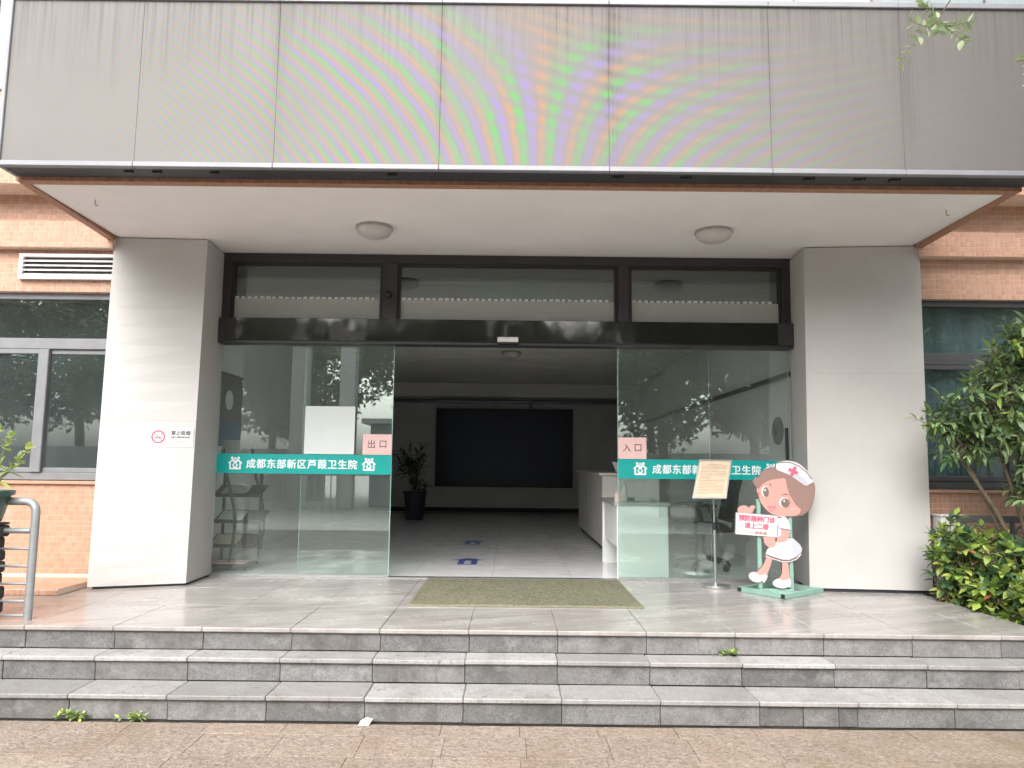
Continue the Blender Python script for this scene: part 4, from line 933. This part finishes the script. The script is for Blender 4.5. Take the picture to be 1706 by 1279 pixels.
for nm, lb, z_, dx, m_ in (('magazine', 'white leaflets on the second highest rack shelf', 1.26, -0.05, 'paper'), ('magazine', 'pale blue magazine on the middle rack shelf', 0.99, -0.1, 'paper'), ('magazine', 'yellowish magazine on the lower rack shelf', 0.74, -0.1, 'cream')):
    k = {1.56: 3, 1.26: 2, 0.99: 1, 0.74: 0}[z_]; sx_ = 0.05 * math.sin(k * 1.3)
    Mr = Matrix.Translation((-2.90 + sx_ + dx, RY + 0.02, z_)) @ Matrix.Rotation(rad(22), 4, 'X')
    tag(MB().cbox(-0.12, 0.14, -0.12, 0.10, 0.009, 0.02, 0.002, M=Mr).build(nm, m_), lb, 'magazine', 'reading matter on the rack')
Mr = Matrix.Translation((-2.90, RY - 0.02, 0.522)) @ Matrix.Rotation(rad(8), 4, 'Z')
tag(MB().cbox(-0.2, 0.16, -0.18, 0.10, 0.0, 0.008, 0.002, M=Mr).build('magazine', 'pink'), 'open pinkish papers on the lowest rack shelf', 'magazine', 'reading matter on the rack')
Mr = Matrix.Translation((-2.95, RY + 0.05, 1.70)) @ Matrix.Rotation(rad(55), 4, 'X')
tag(MB().cbox(-0.16, 0.16, -0.11, 0.11, 0.0, 0.02, 0.003, M=Mr).build('display_tray', 'desk_top'), 'grey tilted leaflet tray standing on top of the rack', 'tray')
# poster on the left lobby wall
po = thing('wall_poster', 'dark poster with a blue foot on the left lobby wall', 'poster')
MB().cbox(-3.398, -3.385, 8.45, 9.25, 1.75, 2.62, 0.003).build('poster_board', 'room_dark', po)
MB().box(-3.3848, -3.3838, 8.47, 9.23, 1.77, 2.06).build('poster_print', 'blue_print', po)
MB().lathe([(0.12, 0), (0.12, 0.001), (0.06, 0.0012)], (-3.3845, 8.82, 2.30), 24, M=Matrix.Rotation(rad(90), 4, 'Y')).build('poster_picture', 'inwall', po)
# right wall: rail and round plate
tag(MB().cbox(2.90, 2.948, 7.7, 16.5, 2.52, 2.57, 0.004).build('wall_rail', 'black'), 'thin black rail along the right lobby wall', 'rail')
rp = thing('wall_disc', 'dark round plate on the right lobby wall near the glass', 'wall plate')
MB().lathe([(0.15, 0), (0.15, 0.02), (0.13, 0.03), (0.02, 0.032)], (2.949, 8.15, 1.97), 28, M=Matrix.Rotation(rad(-90), 4, 'Y')).build('disc', 'room_dark', rp, smooth=40)
MB().lathe([(0.05, 0.0322), (0.045, 0.04), (0.01, 0.041)], (2.949, 8.15, 1.97), 18, M=Matrix.Rotation(rad(-90), 4, 'Y')).build('hub', 'black', rp, smooth=40)
# back-wall screen, switch plate, pipe
bs = thing('wall_screen', 'large dark switched-off screen on the back wall of the lobby', 'screen')
MB().cbox(-1.83, 1.48, 17.90, 17.995, 1.05, 2.935, 0.006).build('screen_frame', 'black', bs)
MB().box(-1.76, 1.41, 17.893, 17.899, 1.12, 2.865).build('screen_face', 'screen', bs)
tag(MB().cbox(-2.14, -1.94, 17.97, 17.998, 2.0, 2.10, 0.004).build('switch_plate', 'white'), 'small white switch plate left of the dark wall screen', 'switch')
pp = thing('ceiling_pipe', 'grey pipe running below the ceiling before the back wall', 'pipe')
MB().tube([(-3.3, 17.6, 3.08), (2.9, 17.6, 3.08)], 0.045, 12).build('pipe_run', 'galv', pp, smooth=40)
for x in (-1.0, 1.3): MB().tube([(x, 17.6, 3.12), (x, 17.6, 3.45)], 0.012, 8).build('hanger', 'galv', pp)
MB().tube([(0.45, 17.55, 3.1), (0.45, 17.55, 2.93)], 0.03, 8).build('sprinkler', 'galv', pp)
# floor arrow stickers
def arrow(cx, cy, s, label):
    a = thing('floor_arrow', label, 'floor sticker', 'dark arrow stickers on the lobby floor')
    pts = [(-0.115, -0.30), (0.115, -0.30), (0.115, 0.10), (0.22, 0.10), (0, 0.30), (-0.22, 0.10), (-0.115, 0.10)]
    n = len(pts)
    MB().add([(cx + x * s, cy + y * s, 0.4515) for x, y in pts] + [(cx + x * s, cy + y * s, 0.4525) for x, y in pts], [tuple(range(n))[::-1], tuple(range(n, 2 * n))] + [(i, (i + 1) % n, (i + 1) % n + n, i + n) for i in range(n)]).build('sticker', 'blue_ink', a)
    b = MB()
    for k in range(2):
        for q in range(3): b.box(cx - 0.04 * s, cx + 0.04 * s, cy - 0.24 * s + k * 0.17 * s + q * 0.04 * s, cy - 0.215 * s + k * 0.17 * s + q * 0.04 * s, 0.4527, 0.4532)
    b.build('sticker_print', 'paper', a)
arrow(-0.485, 8.72, 0.95, 'dark blue arrow sticker on the lobby floor nearest the doorway')
arrow(-0.535, 10.85, 0.95, 'dark arrow sticker on the lobby floor farther from the doorway')

# ================================================================= PLANTS
def leaf_mesh(L, Wd, curl, fold, n=4, tip=1.0):
    vs = []; fs = []
    for i in range(n + 1):
        t = i / n; w = Wd * (math.sin(math.pi * min(1, t ** 0.85)) ** tip) if 0 < i < n else 0.0008
        z = -curl * t * t; x = L * t
        vs += [(x, -w, z + fold * w), (x, 0, z), (x, w, z + fold * w)]
    for i in range(n):
        a = 3 * i; fs += [(a, a + 3, a + 4, a + 1), (a + 1, a + 4, a + 5, a + 2)]
    return vs, fs
LEAVES = {'oval': [leaf_mesh(0.088, 0.025, 0.014, 0.25), leaf_mesh(0.07, 0.022, 0.005, 0.35), leaf_mesh(0.102, 0.028, 0.024, 0.2)],
          'lance': [leaf_mesh(0.095, 0.016, 0.03, 0.3), leaf_mesh(0.075, 0.0135, 0.015, 0.3), leaf_mesh(0.11, 0.0175, 0.045, 0.25)],
          'small': [leaf_mesh(0.032, 0.009, 0.004, 0.2), leaf_mesh(0.026, 0.008, 0.002, 0.2)],
          'round': [leaf_mesh(0.055, 0.020, 0.006, 0.2), leaf_mesh(0.045, 0.017, 0.004, 0.3)]}
def frame(p, d, roll, s):
    d = d.normalized(); a = d.cross(Vector((0, 0, 1)))
    if a.length < 1e-3: a = Vector((1, 0, 0))
    a.normalize(); n = a.cross(d)
    y = -a * math.cos(roll) + n * math.sin(roll); z = d.cross(y)
    M = Matrix((d * s, y * s, z * s)).transposed().to_4x4(); M.translation = p
    return M
_leafcache = {}
def leaf_data(kind, i, m):
    k = (kind, i, m)
    if k not in _leafcache:
        mb = MB().add(*LEAVES[kind][i]); _leafcache[k] = mb.build('leaf', m, link=False, smooth=80)
    return _leafcache[k]
EYE = Vector((0, 0, 1.55))
def place_leaves(parent, items, nparts):
    """items: (matrix, kind, index, material); nearest ones become parts, the rest one mesh"""
    items.sort(key=lambda q: (q[0].translation - EYE).length)
    for M, kind, i, m in items[:nparts]:
        o = place('leaf', leaf_data(kind, i, m), parent, M=M)
    rest = items[nparts:]
    if rest:
        ms = sorted(set(q[3] for q in rest)); mb = MB()
        for M, kind, i, m in rest:
            vs, fs = LEAVES[kind][i]; mb.add([M @ Vector(v) for v in vs], fs, ms.index(m))
        o = mb.build('foliage', ms, parent, smooth=80); o['kind'] = 'stuff'
def rv(s=1.0): return Vector((random.gauss(0, s), random.gauss(0, s), random.gauss(0, s)))
def whorl(items, tip, axis, n, kind, mats_, spread=0.9, back=0.06):
    ph = random.uniform(0, 6.28); axis = axis.normalized()
    a = axis.cross(Vector((0.3, 0.2, 1))).normalized(); b = axis.cross(a)
    for k in range(n):
        t = ph + k * 2.4; u = k / max(1, n - 1)
        d = axis * (0.95 - spread * u * 0.9) + (a * math.cos(t) + b * math.sin(t)) * (0.35 + spread * u * 0.7) + Vector((0, 0, 0.05))
        m = random.choice(mats_)
        items.append((frame(tip - axis * back * u, d, random.uniform(-0.5, 0.5), random.uniform(0.75, 1.2)), kind, random.randrange(len(LEAVES[kind])), m))

# low glossy shrub in the bed right of the platform
struct('planting_bed', MB().box(3.703, 7.0, 5.175, 6.88, 0.0, 0.36), 'soil')
ls = thing('low_shrub', 'low glossy shrub with lime and coppery young leaves beside the platform edge', 'shrub')
items = []; twigs = MB()
blobs = [((3.98, 6.35, 0.75), (0.36, 0.34, 0.33)), ((4.20, 5.95, 0.70), (0.42, 0.42, 0.36)), ((4.22, 5.50, 0.66), (0.44, 0.30, 0.34)), ((4.62, 5.95, 0.70), (0.5, 0.5, 0.36)), ((3.76, 6.42, 0.84), (0.20, 0.2, 0.36)), ((4.5, 5.5, 0.74), (0.4, 0.28, 0.4)), ((3.86, 5.98, 0.60), (0.2, 0.3, 0.2)), ((4.5, 6.2, 0.80), (0.5, 0.3, 0.2)), ((3.80, 6.42, 0.55), (0.16, 0.22, 0.18)), ((3.92, 5.75, 0.52), (0.22, 0.3, 0.14))]
for (c, r), cnt in zip(blobs, (95, 110, 100, 110, 52, 80, 40, 60, 40, 40)):
    c = Vector(c)
    for _ in range(cnt):
        d = rv(); d.normalize()
        if d.z < -0.75: d.z *= -0.4
        if d.y > 0.6: d.y *= -0.5
        k = random.uniform(0.72, 1.08)
        tip = c + Vector((d.x * r[0], d.y * r[1], d.z * r[2])) * k
        ax = (d + Vector((-0.05, -0.35, 0.5)))
        low = tip.z < 0.72 and tip.y < 6.0
        u = random.random()
        if u < (0.72 if low else 0.46): mm = ['leaf_lime', 'leaf_lime', 'leaf_lime', 'leaf_dark']
        elif u < (0.82 if low else 0.54): mm = ['leaf_red', 'leaf_lime']
        else: mm = ['leaf_dark', 'leaf_dark', 'leaf_mid']
        whorl(items, tip, ax, random.randint(5, 8), 'oval', mm)
        base = Vector((c.x + random.uniform(-.12, .12), c.y + random.uniform(-.12, .12), 0.36))
        twigs.tube([base, (base + tip) / 2 + rv(0.02), tip], [0.006, 0.004, 0.002], 5)
twigs.build('twigs', 'bark', ls); place_leaves(ls, items, 300)

# tall shrub behind it
ts = thing('tall_shrub', 'tall leafy shrub with narrow leaves before the right window', 'shrub')
items = []; br = MB()
root = Vector((4.45, 6.25, 0.36))
cl = [((3.66, 6.2, 1.98), (0.24, 0.2, 0.24), 30), ((4.02, 6.15, 2.16), (0.42, 0.26, 0.38), 80), ((4.42, 6.1, 2.35), (0.45, 0.3, 0.42), 110), ((4.40, 6.05, 1.85), (0.5, 0.3, 0.36), 110), ((3.86, 6.25, 1.80), (0.34, 0.2, 0.26), 60), ((4.66, 6.1, 1.66), (0.40, 0.3, 0.34), 80), ((4.95, 6.1, 2.2), (0.5, 0.3, 0.7), 80), ((4.30, 6.2, 1.45), (0.22, 0.2, 0.16), 14), ((4.66, 6.1, 2.82), (0.18, 0.16, 0.2), 22), ((4.15, 6.1, 2.5), (0.3, 0.2, 0.22), 26), ((4.45, 6.1, 1.42), (0.36, 0.2, 0.2), 46), ((4.28, 6.0, 2.66), (0.28, 0.2, 0.2), 30), ((4.5, 6.0, 2.88), (0.2, 0.15, 0.2), 22)]
for c, r, cnt in cl:
    c = Vector(c); hub = c + Vector((0, 0.05, -r[2] * 0.5))
    br.tube([root + rv(0.03), root.lerp(hub, 0.5) + Vector((0, 0.03, 0.1)) + rv(0.03), hub, c], [0.02, 0.015, 0.011, 0.005], 6)
    for _ in range(cnt):
        d = rv(); d.normalize(); k = random.uniform(0.35, 1.12)
        tip = c + Vector((d.x * r[0], d.y * r[1], d.z * r[2])) * k
        u = random.random()
        mm = ['leaf_lime', 'leaf_mid'] if u < 0.22 else (['leaf_pale', 'leaf_mid'] if u < 0.5 else ['leaf_mid', 'leaf_mid', 'leaf_dark'])
        whorl(items, tip, d + Vector((-0.1, -0.25, 0.35)), random.randint(5, 9), 'lance', mm, 1.0, 0.09)
        br.tube([hub.lerp(c, random.random()), (hub + tip) / 2 + rv(0.03) + Vector((0, 0, 0.02)), tip], [0.005, 0.0035, 0.0018], 5)
br.build('branches', 'bark', ts); place_leaves(ts, items, 300)

# iron railing and the white box behind the shrubs
ir = thing('scroll_railing', 'grey iron railing with scrolls behind the right shrubs', 'railing')
MB().cbox(3.95, 6.6, 6.60, 6.64, 1.10, 1.16, 0.004).build('top_rail', 'iron', ir)
MB().cbox(3.95, 6.6, 6.60, 6.64, 0.52, 0.56, 0.004).build('bottom_rail', 'iron', ir)
for k in range(7):
    x = 4.0 + k * 0.42
    MB().cbox(x, x + 0.03, 6.605, 6.635, 0.30, 1.10, 0.003).build('baluster', 'iron', ir)
    for sg in (1, -1):
        cxx = x + 0.015 + sg * 0.11
        pts = [(cxx + sg * (-0.085 + 0.0) * math.cos(t) * (1 - t / 9), 6.62, 1.0 + 0.09 * math.sin(t) * (1 - t / 9)) for t in [i * 0.45 for i in range(13)]]
        MB().tube(pts, 0.008, 6).build('scroll', 'iron', ir, smooth=50)
ub = thing('utility_box', 'white box half hidden behind the low shrub and railing', 'box')
MB().cbox(3.86, 4.08, 6.70, 6.85, 0.36, 1.14, 0.01).build('box_body', 'white', ub)
MB().cbox(3.85, 4.09, 6.69, 6.865, 1.1405, 1.16, 0.006).build('box_lid', 'white', ub)

# street tree on the right whose twigs hang into the picture
tr = thing('street_tree', 'pale leafy twigs of a tree hanging before the display screen', 'tree')
MB().tube([(5.6, 1.6, -0.03), (5.55, 1.65, 1.6), (5.45, 1.75, 3.2), (5.1, 2.1, 4.8), (4.6, 2.4, 6.4)], [0.15, 0.13, 0.11, 0.08, 0.05], 10).build('trunk', 'bark', tr, smooth=60)
lb = MB(); items = []
lb.tube([(5.12, 2.1, 4.75), (4.3, 3.4, 5.0), (3.1, 3.95, 4.75), (2.58, 4.0, 4.42), (2.52, 4.0, 4.27), (2.43, 4.0, 4.13)], [0.035, 0.025, 0.012, 0.006, 0.004, 0.003], 6)
lb.tube([(4.35, 3.35, 5.0), (3.6, 3.9, 4.6), (3.05, 3.98, 4.1), (2.93, 3.98, 3.86)], [0.02, 0.012, 0.005, 0.002], 6)
sprigs = [([(2.45, 4.0, 4.14), (2.33, 3.98, 4.04), (2.24, 3.97, 3.94), (2.175, 3.96, 3.84)], 1), ([(2.44, 4.0, 4.13), (2.50, 3.99, 4.09), (2.57, 3.98, 4.105), (2.635, 3.98, 4.12)], 1), ([(2.44, 4.0, 4.14), (2.40, 3.99, 4.17), (2.36, 3.98, 4.20), (2.345, 3.98, 4.235)], 1), ([(2.44, 4.0, 4.12), (2.36, 3.98, 4.08), (2.30, 3.98, 4.10), (2.26, 3.98, 4.13)], .8), ([(2.44, 4.0, 4.13), (2.49, 3.97, 4.05), (2.53, 3.96, 4.0), (2.56, 3.95, 3.96)], .8), ([(2.42, 4.0, 4.12), (2.42, 3.97, 4.07), (2.41, 3.96, 4.03)], .7),
          ([(2.98, 3.98, 4.0), (2.93, 3.98, 3.92), (2.90, 3.98, 3.87)], 1), ([(2.95, 3.98, 3.9), (2.93, 3.97, 3.8), (2.92, 3.97, 3.72)], 1), ([(3.0, 3.98, 4.02), (3.02, 3.98, 3.9), (3.0, 3.98, 3.8)], 1)]
for pts, dens in sprigs:
    pts = [Vector(p) for p in pts]; lb.tube(pts, 0.0018, 5)
    n = int(14 * dens)
    for k in range(n):
        t = (k + 0.6) / n * (len(pts) - 1); i = min(int(t), len(pts) - 2); p = pts[i].lerp(pts[i + 1], t - i); d = (pts[i + 1] - pts[i]).normalized()
        sd_ = d.cross(Vector((0, 1, 0))).normalized() * (1 if k % 2 else -1)
        items.append((frame(p, d * 0.5 + sd_ * 0.9 + rv(0.15), random.uniform(-0.7, 0.7), random.uniform(1.3, 2.1)), 'small', random.randrange(2), random.choice(['leaf_pale', 'leaf_pale', 'leaf_lime' if p.x > 2.8 else 'leaf_pale'])))
lb.build('branches', 'bark', tr, smooth=60); place_leaves(tr, items, 300)

# potted plant on the dark stone pillar at the left edge
pi = thing('stone_pillar', 'dark pillar of stacked rough stones at the left end of the steps', 'pillar')
z_ = 0.30
while z_ < 1.10:
    h_ = random.uniform(0.075, 0.11); h_ = min(h_, 1.118 - z_)
    dx = random.uniform(-0.018, 0.012)
    if z_ > 0.99: dx = 0.012
    x = -4.15
    for xe in (-3.87 + random.uniform(-.06, .06), -3.58 + dx):
        MB().cbox(x + 0.002, xe, 5.05 + random.uniform(-.015, .015), 5.36, z_ + 0.002, z_ + h_ - 0.002, 0.012).build('stone', 'stone_dark', pi); x = xe
    z_ += h_
MB().box(-4.13, -3.66, 5.08, 5.345, 0.15, 1.10).build('core', 'stone_dark', pi)
pt = thing('potted_plant', 'dark green pot with lime leaved plant on the left stone pillar', 'plant')
pcx, pcy = -3.775, 5.21
MB().lathe([(0.19, 0.0), (0.20, 0.01), (0.245, 0.185), (0.268, 0.19), (0.268, 0.222), (0.245, 0.224), (0.235, 0.19)], (pcx, pcy, 1.119), 28).build('pot', 'pot', pt, smooth=40)
MB().lathe([(0.236, 0.0), (0.236, 0.012), (0.05, 0.03)], (pcx, pcy, 1.30), 20).build('pot_soil', 'soil', pt)
items = []; sm = MB()
for tip, n in (((-3.44, 5.20, 1.56), 7), ((-3.36, 5.16, 1.64), 5), ((-3.50, 5.22, 1.49), 7), ((-3.54, 5.2, 1.66), 7), ((-3.60, 5.2, 1.78), 7), ((-3.47, 5.24, 1.58), 6), ((-3.66, 5.2, 1.60), 7), ((-3.80, 5.25, 1.85), 8), ((-3.9, 5.2, 1.6), 8), ((-3.58, 5.18, 1.50), 6), ((-3.56, 5.15, 1.42), 6), ((-3.52, 5.2, 1.72), 5)):
    tip = Vector(tip); b0 = Vector((pcx + 0.12, pcy, 1.31))
    sm.tube([b0 + rv(0.03), b0.lerp(tip, 0.5) + Vector((0, 0, 0.02)) + rv(0.012), tip], [0.005, 0.004, 0.002], 6)
    whorl(items, tip, (tip - b0) + Vector((0.1, -0.1, 0.15)), n, 'lance' if tip.z < 1.52 else 'round', ['leaf_lime', 'leaf_lime', 'leaf_pale'], 1.0, 0.04)
sm.build('stems', 'stem_green', pt, smooth=50); place_leaves(pt, items, 300)
# galvanised handrail
hr = thing('handrail', 'grey tubular handrail with rungs left of the steps', 'handrail')
arc = [(-3.36 - 0.075 + 0.075 * math.cos(t), 5.30, 1.19 - 0.0 + 0.075 * math.sin(t) - 0.0) for t in [i * math.pi / 16 for i in range(9)]]
MB().tube([(-3.36, 5.30, P)] + [(-3.36, 5.30, 1.0)] + arc + [(-5.4, 5.30, 1.265)], 0.028, 14).build('frame_tube', 'galv', hr, smooth=50)
MB().tube([(-3.385, 5.30, 1.06), (-5.4, 5.30, 1.06)], 0.02, 12).build('rung', 'galv', hr, smooth=50)
for z_ in (0.935, 0.815, 0.695, 0.575, 0.478): MB().tube([(-3.385, 5.30, z_), (-5.4, 5.30, z_)], 0.009, 8).build('rung', 'galv', hr, smooth=50)
MB().tube([(-5.0, 5.30, P), (-5.0, 5.30, 1.25)], 0.022, 12).build('post', 'galv', hr, smooth=50)

# lobby plant
lp = thing('lobby_plant', 'dark potted plant against the back of the lobby', 'plant')
MB().lathe([(0.17, 0), (0.18, 0.02), (0.23, 0.52), (0.25, 0.53), (0.25, 0.57), (0.22, 0.57)], (-1.95, 15.2, 0.452), 20).build('pot', 'pot_blue', lp, smooth=40)
items = []; sm = MB()
for k in range(26):
    tip = Vector((-1.95 + random.gauss(0, 0.2), 15.2 + random.gauss(0, 0.15), random.uniform(1.1, 1.95)))
    sm.tube([(-1.95, 15.2, 1.0), (-1.95 + (tip.x + 1.95) * 0.3, 15.2, 0.5 * (1 + tip.z)), tip], [0.012, 0.008, 0.004], 5)
    whorl(items, tip, tip - Vector((-1.95, 15.2, 1.2)) + Vector((0, 0, 0.2)), 8, 'lance', ['leaf_dark'], 1.0, 0.1)
items = [(M @ Matrix.Scale(1.7, 4), a, b_, c_) for M, a, b_, c_ in items]
sm.build('stems', 'bark', lp); place_leaves(lp, items, 0)

# weeds in the joints, litter
def weed(x, y, z, n, sp, label, m):
    w = thing('weed', label, 'weed', 'weeds in the step joints'); items = []; s_ = MB()
    for k in range(n):
        tip = Vector((x + random.gauss(0, sp), y - abs(random.gauss(0, sp * 0.5)), z + random.uniform(0.01, sp * 1.1)))
        s_.tube([(x, y, z), tip], 0.0012, 4)
        whorl(items, tip, tip - Vector((x, y, z - 0.02)), 5, 'small', m, 1.0, 0.01)
    s_.build('stems', 'stem_green', w); place_leaves(w, items, 60)
weed(-2.62, 4.655, 0.002, 16, 0.042, 'bright green weed at the foot of the lowest step, nearest the left edge', ['leaf_lime', 'leaf_mid'])
weed(-2.25, 4.65, 0.002, 12, 0.04, 'sparse yellowish weed at the foot of the lowest step, right of the bright green one', ['leaf_lime', 'leaf_pale'])
weed(1.475, 5.128, 0.302, 9, 0.03, 'small pale weed growing on the upper step riser below the notice stand', ['leaf_pale', 'leaf_lime'])
weed(-3.42, 4.93, 0.152, 8, 0.03, 'tiny weed in the step corner at the left picture edge', ['leaf_lime'])
lt = MB().add([(-0.895, 4.60, 0.004), (-0.835, 4.595, 0.004), (-0.815, 4.64, 0.03), (-0.86, 4.65, 0.034), (-0.89, 4.64, 0.018), (-0.85, 4.62, 0.045)], [(0, 1, 5), (1, 2, 5), (2, 3, 5), (3, 4, 5), (4, 0, 5), (4, 3, 2, 1, 0)])
tag(lt.build('litter', 'litter'), 'crumpled white scrap of paper at the foot of the steps', 'litter')
bits = MB()
for _ in range(34):
    x = random.uniform(0.9, 3.2); y = random.uniform(4.0, 4.6); s_ = random.uniform(0.005, 0.014); a = random.uniform(0, 6.28)
    bits.add([(x + s_ * math.cos(a), y + s_ * math.sin(a), 0.004), (x - s_ * .4 * math.sin(a), y + s_ * .4 * math.cos(a), 0.006), (x - s_ * math.cos(a), y - s_ * math.sin(a), 0.004), (x + s_ * .4 * math.sin(a), y - s_ * .4 * math.cos(a), 0.005)], [(0, 1, 2, 3)])
o = bits.build('leaf_litter', 'leaf_red'); tag(o, 'scattered tiny dry leaves on the pavement', 'leaves', kind='stuff')

# ================================================================= ACROSS THE YARD (seen mirrored in the glass)
def crown_mesh(seed, n, r):
    rs = random.Random(seed); mb = MB(); lumps = [(Vector((rs.gauss(0, 0.42), rs.gauss(0, 0.42), rs.uniform(-0.6, 0.7))), rs.uniform(0.28, 0.5)) for _ in range(16)]
    for _ in range(n):
        c, q = rs.choice(lumps); d = Vector((rs.gauss(0, 1), rs.gauss(0, 1), rs.gauss(0, 1))).normalized(); p = (c + d * q * rs.uniform(0.6, 1.05)) * r
        vs, fs = LEAVES['oval'][0]; M = frame(p, Vector((rs.gauss(0, 1), rs.gauss(0, 1), rs.gauss(-.2, .7))), rs.uniform(-1, 1), rs.uniform(1.6, 3.2))
        mb.add([M @ Vector(v) for v in vs[0:1] + vs[6:9] + vs[-1:]], [(0, 1, 2), (0, 2, 3), (1, 4, 2), (2, 4, 3)])
    return mb.build('crown', 'leaf_far', link=False)
crowns = [crown_mesh(s_, 9000, 2.6) for s_ in (3, 7)]
trunk_me = MB().tube([(0, 0, -0.03), (0.05, 0, 1.4), (-0.05, 0.05, 2.8), (0.1, 0, 4.5)], [0.17, 0.14, 0.12, 0.05], 10).tube([(0, 0, 2.2), (0.7, 0.2, 3.4), (1.1, 0.3, 4.4)], [0.08, 0.06, 0.02], 7).tube([(0, 0, 2.5), (-0.7, -0.2, 3.5), (-1.2, 0, 4.5)], [0.08, 0.06, 0.02], 7).build('trunk', 'bark', link=False, smooth=60)
for k, (x, y, sc) in enumerate(((-13, -13, 1.2), (-8.6, -15, 1.1), (-2.5, -17, 1.25), (2.2, -12, 1.0), (5.0, -9.5, 1.1), (8.5, -11, 1.2), (13, -13, 1.25), (-17.5, -9, 1.2), (17, -8, 1.2), (11, -4.5, 1.0), (-4.2, -24, 1.5), (0.5, -24, 1.55), (7, -22, 1.5), (-12.5, -24, 1.5), (14, -23, 1.55), (-21, -22, 1.6), (21, -21, 1.6))):
    t = thing('yard_tree', 'leafy tree across the yard mirrored in the entrance glass', 'tree', 'trees across the yard', (x, y, 0)); t.scale = (sc,) * 3; t.rotation_euler.z = k * 1.7
    place('trunk', trunk_me, t); place('crown', crowns[k % 2], t, (0, 0, 4.3))
gp = []
for k, x in enumerate((-7.7, -5.95)):
    g = thing('gate_pillar', 'tall white gate pillar across the yard', 'pillar', 'gate pillars across the yard', (x, -12.0, 0))
    MB().cbox(-0.28, 0.28, -0.28, 0.28, -0.03, 6.2, 0.02).build('shaft', 'white', g); MB().cbox(-0.36, 0.36, -0.36, 0.36, 6.2005, 6.4, 0.02).build('cap', 'white', g)
yw = thing('yard_wall', 'low pale boundary wall across the yard', 'wall')
MB().cbox(-24, -8.2, -18.1, -17.9, -0.03, 2.2, 0.02).build('wall_left_run', 'yard_wall', yw); MB().cbox(-2.0, 24, -18.1, -17.9, -0.03, 2.2, 0.02).build('wall_right_run', 'yard_wall', yw)
cb = thing('gatehouse', 'grey clad gatehouse across the yard', 'building')
MB().cbox(-5.4, -1.6, -15.5, -13.5, -0.03, 3.1, 0.02).build('wall', 'cabin', cb); MB().cbox(-5.7, -1.3, -15.8, -13.2, 3.1005, 3.3, 0.02).build('roof', 'white', cb)
MB().box(-4.8, -3.4, -13.497, -13.47, 1.0, 2.3).build('window', 'glass_win', cb); MB().box(-2.9, -2.1, -13.497, -13.47, 0.0, 2.2).build('door', 'room_dark', cb)
ag = thing('folding_gate', 'steel folding gate across the yard', 'gate')
for k in range(14):
    x = -9.6 + k * 0.28
    MB().tube([(x, -11.0, -0.03), (x, -11.0, 1.4)], 0.022, 8).build('bar', 'steel', ag)
for z_ in (0.35, 1.2): MB().tube([(-9.7, -10.96, z_), (-5.8, -10.96, z_)], 0.018, 8).build('rail', 'steel', ag)
o = place('crown', crowns[0], tr, M=Matrix.Translation((5.6, 1.6, 6.6)) @ Matrix.Rotation(0.6, 4, 'Z') @ Matrix.Diagonal((1.0, 0.9, 0.75, 1)))  # street tree's crown, out of view, added to shade the right side
